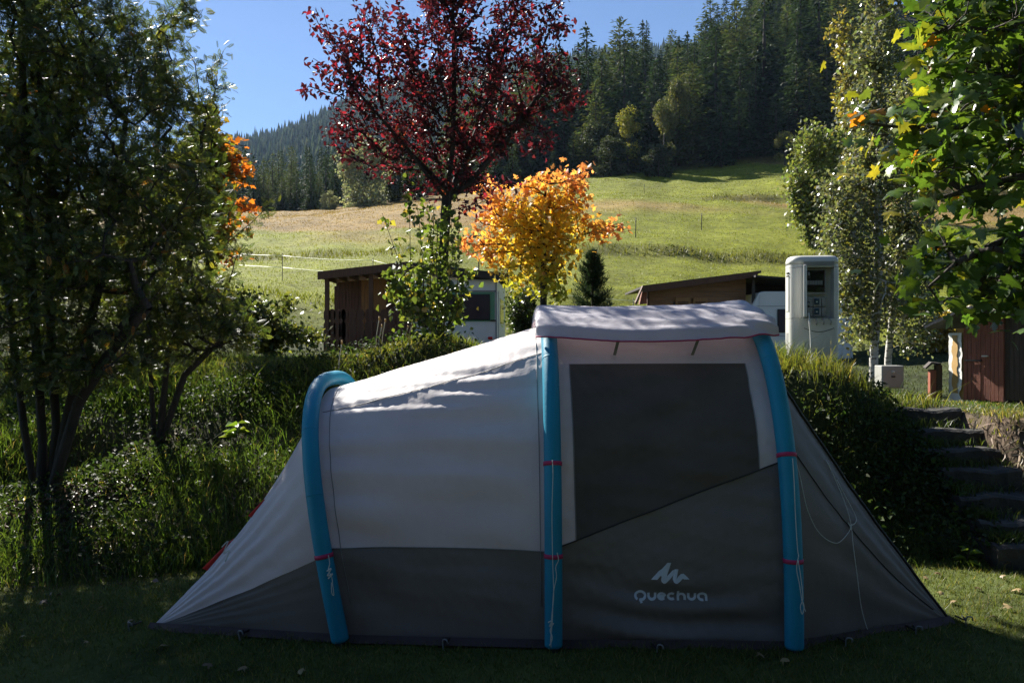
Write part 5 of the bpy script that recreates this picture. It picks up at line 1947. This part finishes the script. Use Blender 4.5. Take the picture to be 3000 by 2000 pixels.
def place_tree(name, label, cat, meshes, x, y, s, rz, group, sxy=1.0):
    g = Hs(x, y)
    t = thing(name, label, cat, (x, y, g - .2), rz, group)
    t.scale = (s * sxy, s * sxy, s)
    link('trunk', meshes[1], None, t)
    c = link('crown', meshes[0], None, t)
    c['kind'] = 'stuff'
    return t


def build_forest():
    r = np.random.default_rng(17)
    sp = [conifer_mesh(1, 20, 6.0), conifer_mesh(2, 20, 5.2), conifer_mesh(3, 20, 6.6)]
    la = [conifer_mesh(4, 20, 7.0, True), conifer_mesh(5, 20, 6.0, True)]
    ll = {'s': ('spruce_tree', 'tall dark spruce standing in the forest above the meadow', 'spruce', 'dark spruces of the forest above the meadow'),
          'l': ('larch_tree', 'tall light green larch standing in the forest above the meadow', 'larch', 'light larches of the forest above the meadow')}
    # near forest on the right: rows climbing the slope
    placed = []
    cnt = 0
    for d0, n in ((128, 26), (138, 24), (150, 24), (165, 24), (182, 25), (200, 26), (222, 27), (248, 30), (275, 34)):
        pxs = np.linspace(1330, 2800, n) + r.uniform(-18, 18, n)
        for px in pxs:
            d = d0 + r.uniform(-5, 6)
            if px > 2560 and d0 > 150:
                continue
            # leave the dark glade in the first row
            s = r.uniform(.7, 1.25) * (.7 if d0 < 135 else .95 if d0 < 145 else 1.12)
            if d0 < 145 and px < 1700:
                s *= .55
            if d0 >= 200:
                s *= .82 if px < 2050 else .95
            kind = 'l' if wob(np.array(px), np.array(d), .02, 71) + .5 * r.standard_normal() > .3 else 's'
            x = (px - 1500) / F * d
            m = (la if kind == 'l' else sp)[int(r.integers(2 if kind == 'l' else 3))]
            nm, lab, cat, grp = ll[kind]
            place_tree(nm, lab, cat, m, x, d, s * r.uniform(.9, 1.1), r.uniform(0, 6.28), grp, sxy=r.uniform(1.1, 1.75) * (1.2 if s < .6 else 1))
            cnt += 1
    # added spruces behind the camera, cutting sky light on the tent's shaded front
    for i, (x, y, k) in enumerate(((-13, -5, .8), (-9.5, -8, .9), (-6, -9, .85), (-2.5, -9.5, .95), (1, -9, .9), (4.5, -9.5, .85), (8, -8, .9), (11, -5, .9), (13, -1, .85), (13.5, 3.5, .8), (-11, -11, 1), (-4, -13, 1.05), (3, -13, 1.05), (9, -12, 1))):
        place_tree('spruce_tree', 'added dark spruce out of view, blocking sky light from the tent front', 'spruce', sp[i % 3], x * 1.12, y - 2.5, k * .82, i * 1.7, 'added out-of-view spruces blocking sky light', sxy=1.25)
    # left belt beyond the meadow's brow
    for d0, n, s0 in ((128, 22, .34), (137, 20, .45), (150, 18, .52), (175, 18, .6), (205, 20, .7), (240, 20, .78)):
        for px in np.linspace(520, 1330, n) + r.uniform(-15, 15, n):
            d = d0 + r.uniform(-6, 6)
            m = sp[int(r.integers(3))] if r.uniform() < .75 else la[int(r.integers(2))]
            place_tree('conifer_tree', 'mid-sized conifer in the shaded belt beyond the brow of the meadow', 'conifer', m, (px - 1500) / F * d, d, s0 * r.uniform(.8, 1.2), r.uniform(0, 6.28), 'conifers beyond the brow of the meadow', sxy=1.15)
    # single broadleaves along the forest edge
    grey = broadleaf_mesh(11, 12, 9.5, ((.15, .165, .105), (.26, .27, .19)), True)
    dark = broadleaf_mesh(12, 12, 9, ((.025, .035, .018), (.05, .06, .025)), True)
    yel = broadleaf_mesh(13, 12, 7.5, ((.13, .14, .025), (.24, .22, .035)))
    olive = broadleaf_mesh(14, 12, 7.5, ((.07, .085, .03), (.15, .14, .045)))
    ry = lambda px, d: ((px - 1500) / F * d, d)
    for m, px, d, s, sx, nm, lab in (
            (grey, 1068, 112, .92, 1.0, 'willow_tree', 'broad silver-grey willow at the brow of the meadow'),
            (dark, 1165, 118, .9, .9, 'broadleaf_tree', 'dark round broadleaf tree just behind the silver-grey willow'),
            (grey, 965, 118, .26, 1.2, 'willow_bush', 'small grey willow bush left of the broad silver willow'),
            (yel, 1840, 122, .88, .9, 'broadleaf_tree', 'yellow-green broadleaf tree at the lower edge of the forest'),
            (dark, 1790, 119, .52, 1.3, 'broadleaf_tree', 'low dark green tree spreading at the foot of the yellow-green one'),
            (olive, 1945, 122, .98, .8, 'broadleaf_tree', 'olive brown broadleaf tree beside the dark glade of the forest'),
            (olive, 1990, 128, 1.25, .6, 'broadleaf_tree', 'tall thin yellowing tree rising between spruces above the glade'),
            (dark, 1930, 116, .42, 1.5, 'broadleaf_tree', 'low grey-green thicket tree at the meadow edge under the olive one'),
            (dark, 1745, 126, .75, 1.0, 'broadleaf_tree', 'dark rounded tree where the forest edge meets the orange maple'),
            (olive, 2300, 118, .45, 1.2, 'broadleaf_tree', 'small olive tree at the forest edge beside the pale willow bush'),
            (yel, 1700, 132, .6, 1.0, 'broadleaf_tree', 'small bright yellow tree peeping out among the dark spruces')):
        x, y = ry(px, d)
        place_tree(nm, lab, 'tree', m, x, y, s, r.uniform(0, 6.28), None, sxy=sx)
    # far hill: one mass of conifers
    n = 11500
    u = r.uniform(250, 2150, n)
    dd = r.uniform(430, 1215, n)
    # uneven stand: thin out by a noise mask
    xx = (u - 1500) / F * dd
    keep = r.uniform(0, 1, n) < (dd / 1215) ** .7
    xx, dd = xx[keep], dd[keep]
    n = len(xx)
    g = H(xx, dd)
    k = 7
    tv, tf = [], []
    o = 0
    for (z0, z1, rad) in ((.05, .55, .20), (.30, .80, .145), (.58, 1.02, .085)):
        for i in range(k):
            a = i / k * 6.283
            rr_ = rad * (1 if i % 2 else .72)
            tv.append([rr_ * math.cos(a), rr_ * math.sin(a), z0 - (.03 if i % 2 else 0)])
        tv.append([0, 0, z1])
        for i in range(k):
            tf.append([o + i, o + (i + 1) % k, o + k])
        o += k + 1
    tv, tf = np.array(tv), np.array(tf)
    hgt = r.uniform(10, 21, n) * (1 + .12 * r.standard_normal(n))
    wid = hgt * r.uniform(.8, 1.35, n)
    az = r.uniform(0, 6.28, n)
    ca, sa = np.cos(az), np.sin(az)
    X = (tv[None, :, 0] * ca[:, None] - tv[None, :, 1] * sa[:, None]) * wid[:, None] + xx[:, None]
    Y = (tv[None, :, 0] * sa[:, None] + tv[None, :, 1] * ca[:, None]) * wid[:, None] + dd[:, None]
    Z = tv[None, :, 2] * hgt[:, None] + g[:, None] - 1
    V = np.stack([X, Y, Z], -1).reshape(-1, 3)
    Fa = (tf[None] + (np.arange(n) * len(tv))[:, None, None]).reshape(-1, 3)
    col = lerp_cols((.022, .034, .020), (.060, .072, .030), r.uniform(0, 1, n) ** 1.5)
    me = npmesh('far_forest', V, Fa, np.repeat(jitter_col(col, n, .1, .2, r), len(tv), axis=0))
    tag(link('far_forest', me, M['far_needle']), 'distant conifer forest covering the bluish mountainside', 'forest', None, 'stuff')
    return cnt


build_forest()

# ------------------------------------------------------------------ grass, weeds, litter
def build_grass():
    r = np.random.default_rng(23)
    # long grass on the banks and their crests
    n = 125000
    x = r.uniform(-6.2, 5.6, n)
    y = np.where(r.uniform(0, 1, n) < .85, r.uniform(5.0, 8.6, n), r.uniform(8.4, 11, n))
    yf = np.interp(x, XK, YF)
    ok = (y > yf - .15) & ~((x > 3.48) & (x < 4.02) & (y < 7.05) & (y > 5.2))
    soil = np.exp(-(((x + 3.6) / .6) ** 2 + ((y - 6.2) / .45) ** 2))
    ok &= r.uniform(0, 1, n) > soil * .93
    patchy = wob(x, y, 2.6, 41)
    ok &= r.uniform(0, 1, n) < .72 + .35 * patchy
    x, y, patchy = x[ok], y[ok], patchy[ok]
    n = len(x)
    yc = np.interp(x, XK, YC)
    right = x > 4.0
    h = r.uniform(.06, .21, n) * (1 + .4 * patchy) * np.where(right, .38, 1) * np.where((x > 1.6) & (y < yc - .1), .6, 1) * np.where((y > yc - .2) & (x < 1), .62, 1) * np.where((x > 4) & (y > 6.7), .55, 1)
    h = h * np.where((x > 2.4) & (x < 3.6) & (y > 6.3), 1.1, 1)
    tall = r.uniform(0, 1, n) > .975
    h[tall] *= 1.7
    c = lerp_cols((.045, .080, .016), (.085, .125, .022), r.uniform(0, 1, n))
    cr = np.exp(-((y - yc - .15) / .45) ** 2)[:, None]
    c = c * (1 - .75 * cr) + np.array([.16, .155, .035]) * .75 * cr
    dry = r.uniform(0, 1, n) > np.where(right, .72, .95)
    c[dry] = (.26, .21, .09)
    V, Fs, Cc = blades(x, y, h, r.uniform(.005, .010, n), .75, jitter_col(c, n, .1, .25, r), r)
    tag(link('bank_grass', npmesh('bank_grass', V, Fs, Cc), M['grass']), 'long uneven grass growing over the bank and its crest', 'grass', None, 'stuff')
    n = 5200
    k = r.integers(0, 7, n)
    sd, sz_ = np.array(STEP_D + [7.3]), np.array(STEP_Z)
    fr_ = r.uniform(0, 1, n) ** .5
    y = sd[k] + .03 + (sd[k + 1] - sd[k] - .04) * fr_
    x = np.where(r.uniform(0, 1, n) < .6, 3.42 + .16 * np.abs(r.standard_normal(n)), r.uniform(3.42, 4.05, n))
    ok = (x < 4.05) & (r.uniform(0, 1, n) < .45 + .55 * (x < 3.6) + .3 * wob(x, y, 6, 48))
    x, y, k = x[ok], y[ok], k[ok]
    n = len(x)
    V, Fs, Cc = blades(x, y, r.uniform(.03, .12, n), r.uniform(.004, .009, n), .9, jitter_col((.06, .085, .02), n, .12, .3, r), r, z=sz_[k] - .01)
    tag(link('stair_grass', npmesh('stair_grass', V, Fs, Cc), M['grass']), 'grass tufts creeping over the treads of the stairs', 'grass', None, 'stuff')
    # mown lawn
    n = 150000
    y = 2.6 + (6.4 - 2.6) * r.uniform(0, 1, n) ** .9
    x = r.uniform(-.78, .78, n) * y + r.uniform(-.2, .2, n)
    yf = np.interp(x, XK, YF)
    inside = (x > -1.95) & (x < 2.4) & (y > 4.25)
    soil = np.exp(-(((x + 3.5) / .7) ** 2 + ((y - 6.2) / .4) ** 2))
    bare = np.clip(wob(x, y, 2.0, 42) * .5 + .1, 0, .8) * (y < 4.2)
    ok = (y < yf + .1) & ~inside & (r.uniform(0, 1, n) > soil * .9) & (r.uniform(0, 1, n) > bare)
    x, y = x[ok], y[ok]
    n = len(x)
    c = lerp_cols((.065, .095, .018), (.14, .15, .03), r.uniform(0, 1, n))
    c[r.uniform(0, 1, n) > .9] = (.22, .18, .07)
    V, Fs, Cc = blades(x, y, r.uniform(.02, .05, n), r.uniform(.004, .008, n), .9, jitter_col(c, n, .1, .22, r), r, segs=1)
    tag(link('lawn_grass', npmesh('lawn_grass', V, Fs, Cc), M['lawn']), 'short mown lawn grass round the tent', 'grass', None, 'stuff')
    # terrace and meadow
    n = 210000
    y = 9.5 * (125 / 9.5) ** (r.uniform(0, 1, n) ** .85)
    px = r.uniform(450, 3080, n)
    x = (px - 1500) / F * y
    w1 = wob(x, y, .5, 43)
    ok = r.uniform(0, 1, n) < .75 + .3 * w1
    x, y, px, w1 = x[ok], y[ok], px[ok], w1[ok]
    n = len(x)
    z = H(x, y)
    c = ground_col(x, y, z) * 1.15
    bench = np.exp(-((y - 38.8) / 1.2) ** 2) + np.exp(-((y - 77) / 1.6) ** 2) * (px > 2050) + np.exp(-((y - 25.5) / 1.0) ** 2) * (px < 1200)
    h = (.045 + .0006 * y) * r.uniform(.5, 1.5, n) * (1 + 3.0 * bench)
    V, Fs, Cc = blades(x, y, h, .006 + .0011 * y * r.uniform(.7, 1.3, n), .6, jitter_col(c, n, .06, .2, r), r, segs=1, z=z - .02)
    tag(link('meadow_grass', npmesh('meadow_grass', V, Fs, Cc), M['lawn']), 'sunlit yellow-green grass of the sloping meadow', 'grass', None, 'stuff')
    # dark scrub along the foot of the meadow and along its benches
    n = 6500
    px = np.where(r.uniform(0, 1, n) < .55, r.uniform(560, 960, n), r.uniform(1500, 2400, n))
    left = px < 1000
    y = np.where(left, 24.6 + .5 * r.standard_normal(n), 38.6 + .35 * r.standard_normal(n))
    x = (px - 1500) / F * y
    keep = wob(x, y * .2, .6, 44) + .3 * r.standard_normal(n) > np.where(left, -.1, .45)
    x, y, left = x[keep], y[keep], left[keep]
    n = len(x)
    p = np.stack([x, y, H(x, y) + r.uniform(0, .38, n) * np.where(left, 1.2, .4)], 1)
    V, Fs, Cc = scatter(*leaf_quad(.5), p, unit(r.standard_normal((n, 3))), unit(r.standard_normal((n, 3)) + [0, 0, .6]), r.uniform(.08, .2, n), jitter_col((.045, .05, .02), n, .15, .3, r))
    tag(link('field_scrub', npmesh('field_scrub', V, Fs, Cc), M['leaf_far']), 'rough dark scrub growing along the steps of the meadow', 'scrub', None, 'stuff')
    # creeping leafy weeds on the dark bank faces
    n = 56000
    x = np.concatenate([r.uniform(1.8, 3.56, n // 2), r.uniform(-5.5, 0.6, n - n // 2)])
    y = r.uniform(5.2, 8.3, n)
    yf, yc = np.interp(x, XK, YF), np.interp(x, XK, YC)
    ok = (y > yf) & (y < yc + .2) & (r.uniform(0, 1, n) < .6 + .5 * wob(x, y, 3, 45))
    x, y = x[ok], y[ok]
    n = len(x)
    p = np.stack([x, y, H(x, y) + r.uniform(.0, .20, n)], 1)
    V, Fs, Cc = scatter(*leaf_simple(.6, .1, .15), p, unit(r.standard_normal((n, 3)) + [0, -.5, 0]), unit(r.standard_normal((n, 3)) * .6 + [0, -.3, 1]), r.uniform(.025, .06, n), jitter_col((.035, .055, .016), n, .15, .3, r))
    tag(link('bank_weeds', npmesh('bank_weeds', V, Fs, Cc), M['leaf_far']), 'small-leaved creeping weeds matted over the shaded bank', 'weeds', None, 'stuff')
    # leaf litter under the rowans
    n = 2600
    x = -3.45 + .75 * r.standard_normal(n)
    y = 6.2 + .45 * r.standard_normal(n)
    ok = (x > -6) & (x < -1.9) & (y > 2.9) & (y < 7.2)
    x, y = x[ok], y[ok]
    n = len(x)
    p = np.stack([x, y, H(x, y) + r.uniform(.005, .05, n)], 1)
    c = lerp_cols((.06, .04, .026), (.17, .12, .075), r.uniform(0, 1, n))
    V, Fs, Cc = scatter(*leaf_simple(.5, .15, .1), p, unit(r.standard_normal((n, 3)) * [1, 1, .25]), unit(r.standard_normal((n, 3)) * .4 + [0, 0, 1]), r.uniform(.03, .075, n), jitter_col(c, n, .12, .3, r))
    tag(link('leaf_litter', npmesh('leaf_litter', V, Fs, Cc), M['litter']), 'dry brown leaf litter on the soil under the rowan', 'leaf litter', None, 'stuff')


build_grass()


def build_small():
    r = np.random.default_rng(29)
    # fallen leaves one can count on the lawn
    tv, tf = leaf_maple(False, .6)
    ms = []
    for col in ((.22, .15, .07), (.30, .22, .10), (.14, .09, .05)):
        m_ = npmesh('fallen_leaf', tv * [1, 1, 1], tf, np.tile(np.array(col), (len(tv), 1)))
        m_.materials.append(M['litter'])
        ms.append(m_)
    spots = [(2710, 1700), (2760, 1745), (2860, 1735), (2930, 1705), (2960, 1790), (2905, 1815), (2850, 1660), (2965, 1652), (2740, 1690), (2800, 1770), (2985, 1740), (2700, 1752),
             (40, 1705), (95, 1690), (180, 1755), (380, 1835), (60, 1880), (300, 1790), (2225, 1930), (2290, 1945), (620, 1950), (720, 1960), (880, 1975), (130, 1770), (470, 1905), (260, 1900)]
    for i, (px, py) in enumerate(spots):
        d = EYE * F / (py - 1000)
        x = (px - 1500) / F * d
        o = bpy.data.objects.new('fallen_leaf', ms[i % 3])
        C.objects.link(o)
        o.location = (x, d, Hs(x, d) + .03)
        o.rotation_euler = (r.uniform(-.4, .4), r.uniform(-.4, .4), r.uniform(0, 6.28))
        s = r.uniform(.03, .052)
        o.scale = (s, s, s * 1.5)
        lab = 'dry curled fallen leaf lying on the sunny lawn right of the tent' if px > 2600 else 'dry fallen leaf lying in the tent shadow on the lawn' if px > 1500 else 'dry fallen leaf lying on the dappled lawn under the rowan'
        tag(o, lab, 'leaf', 'fallen leaves on the sunny lawn' if px > 2600 else 'fallen leaves in the tent shadow' if px > 1500 else 'fallen leaves under the rowan')
    # broad-leaved weeds on the left bank and tufts by the stairs
    tvw, tfw = leaf_simple(.45, .1, .35)
    for px, py, d, h, k, lab in ((620, 1370, 6.6, .16, 12, 'bright broad-leaved weed on the bank above the tent end'), (690, 1150, 7.1, .22, 14, 'tall leafy weed near the crest of the bank'), (300, 1530, 6.3, .10, 7, 'yellowing seedling in the leaf litter'), (275, 1300, 6.5, .10, 8, 'small pale seedling beside the rowan trunk'), (2830, 1570, 5.45, .14, 16, 'grassy tuft growing at the bottom of the stairs')):
        x = (px - 1500) / F * d
        b = Vector((x, d, Hs(x, d) - .02))
        t = thing('weed_plant', lab, 'weed', b)
        n = k
        tube('stem', [(0, 0, 0), (.01, 0, h * .6), (.02, -.01, h)], .004, M['bark'], t, n=5)
        f = r.uniform(.2, 1, n)
        p = np.stack([.02 * f, 0 * f, h * f], 1)
        a = r.uniform(0, 6.28, n)
        dv = unit(np.stack([np.cos(a), np.sin(a), .4 + 0 * a], 1))
        V, Fs, Cc = scatter(tvw, tfw, p, dv, unit(np.stack([-.3 * np.cos(a), -.3 * np.sin(a), 1 + 0 * a], 1)), r.uniform(.07, .13, n) * h / .16, jitter_col((.11, .16, .025) if 'yellow' not in lab else (.28, .24, .04), n, .1, .15, r))
        link('foliage', npmesh('foliage', V, Fs, Cc), M['leaf'], t)
    # dry stalks on the crest in front of the porch
    for px, py0, py1, d in ((1100, 1000, 930, 8.0), (1108, 1000, 952, 7.9), (1118, 1000, 936, 8.0), (1185, 990, 955, 8.0), (1196, 985, 950, 7.9), (990, 1030, 1000, 7.7)):
        x = (px - 1500) / F * d
        g = Hs(x, d)
        t = thing('dry_stalk', 'thin bleached dry stalk standing in the grass on the bank crest', 'stalk', (x, d, g), 0, 'dry stalks on the bank crest')
        top = EYE + (1000 - py1) / F * d - g
        tube('stem', curve_pts([(0, 0, -.02), (.01, 0, top * .5), (.04, 0, top)], 8), [.006] * 8 if False else .0055, M['log_end'], t, n=5)
        tube('seed_head', [(.038, 0, top * .93), (.042, 0, top * 1.03)], .009, M['ply'], t, n=6)
    # roots and crumbling turf beside the stairs
    n = 900
    x = 4.10 + .12 * r.standard_normal(n)
    y = 6.05 + .35 * r.standard_normal(n)
    p = np.stack([x, y, H(x, y) + r.uniform(-.06, .05, n)], 1)
    V, Fs, Cc = scatter(*leaf_quad(.10), p, unit(r.standard_normal((n, 3)) * .6 + [-.3, -.4, -.8]), unit(r.standard_normal((n, 3))), r.uniform(.08, .2, n), jitter_col((.26, .21, .14), n, .1, .3, r))
    tag(link('hanging_roots', npmesh('hanging_roots', V, Fs, Cc), M['litter']), 'pale dry roots and turf crumbling over the edge beside the stairs', 'roots', None, 'stuff')


build_small()

# ------------------------------------------------------------------ air
def build_haze():
    x0, x1, y0, y1, z0, z1 = -1700, 1700, -60, 1640, -3, 620
    bm = bmesh.new()
    bmesh.ops.create_cube(bm, size=1)
    for v in bm.verts:
        v.co = Vector((x0 + (v.co.x + .5) * (x1 - x0), y0 + (v.co.y + .5) * (y1 - y0), z0 + (v.co.z + .5) * (z1 - z0)))
    m = bpy.data.materials.new('haze')
    m.use_nodes = True
    nt = m.node_tree
    nt.nodes.remove(nt.nodes['Principled BSDF'])
    pv = nt.nodes.new('ShaderNodeVolumePrincipled')
    pv.inputs['Color'].default_value = (.45, .66, 1, 1)
    pv.inputs['Density'].default_value = .00006
    pv.inputs['Anisotropy'].default_value = .2
    nt.links.new(pv.outputs[0], nt.nodes['Material Output'].inputs['Volume'])
    o = link('haze', bm_mesh('haze', bm), m)
    tag(o, 'thin bluish mountain air over the valley', 'haze', None, 'stuff')


build_haze()
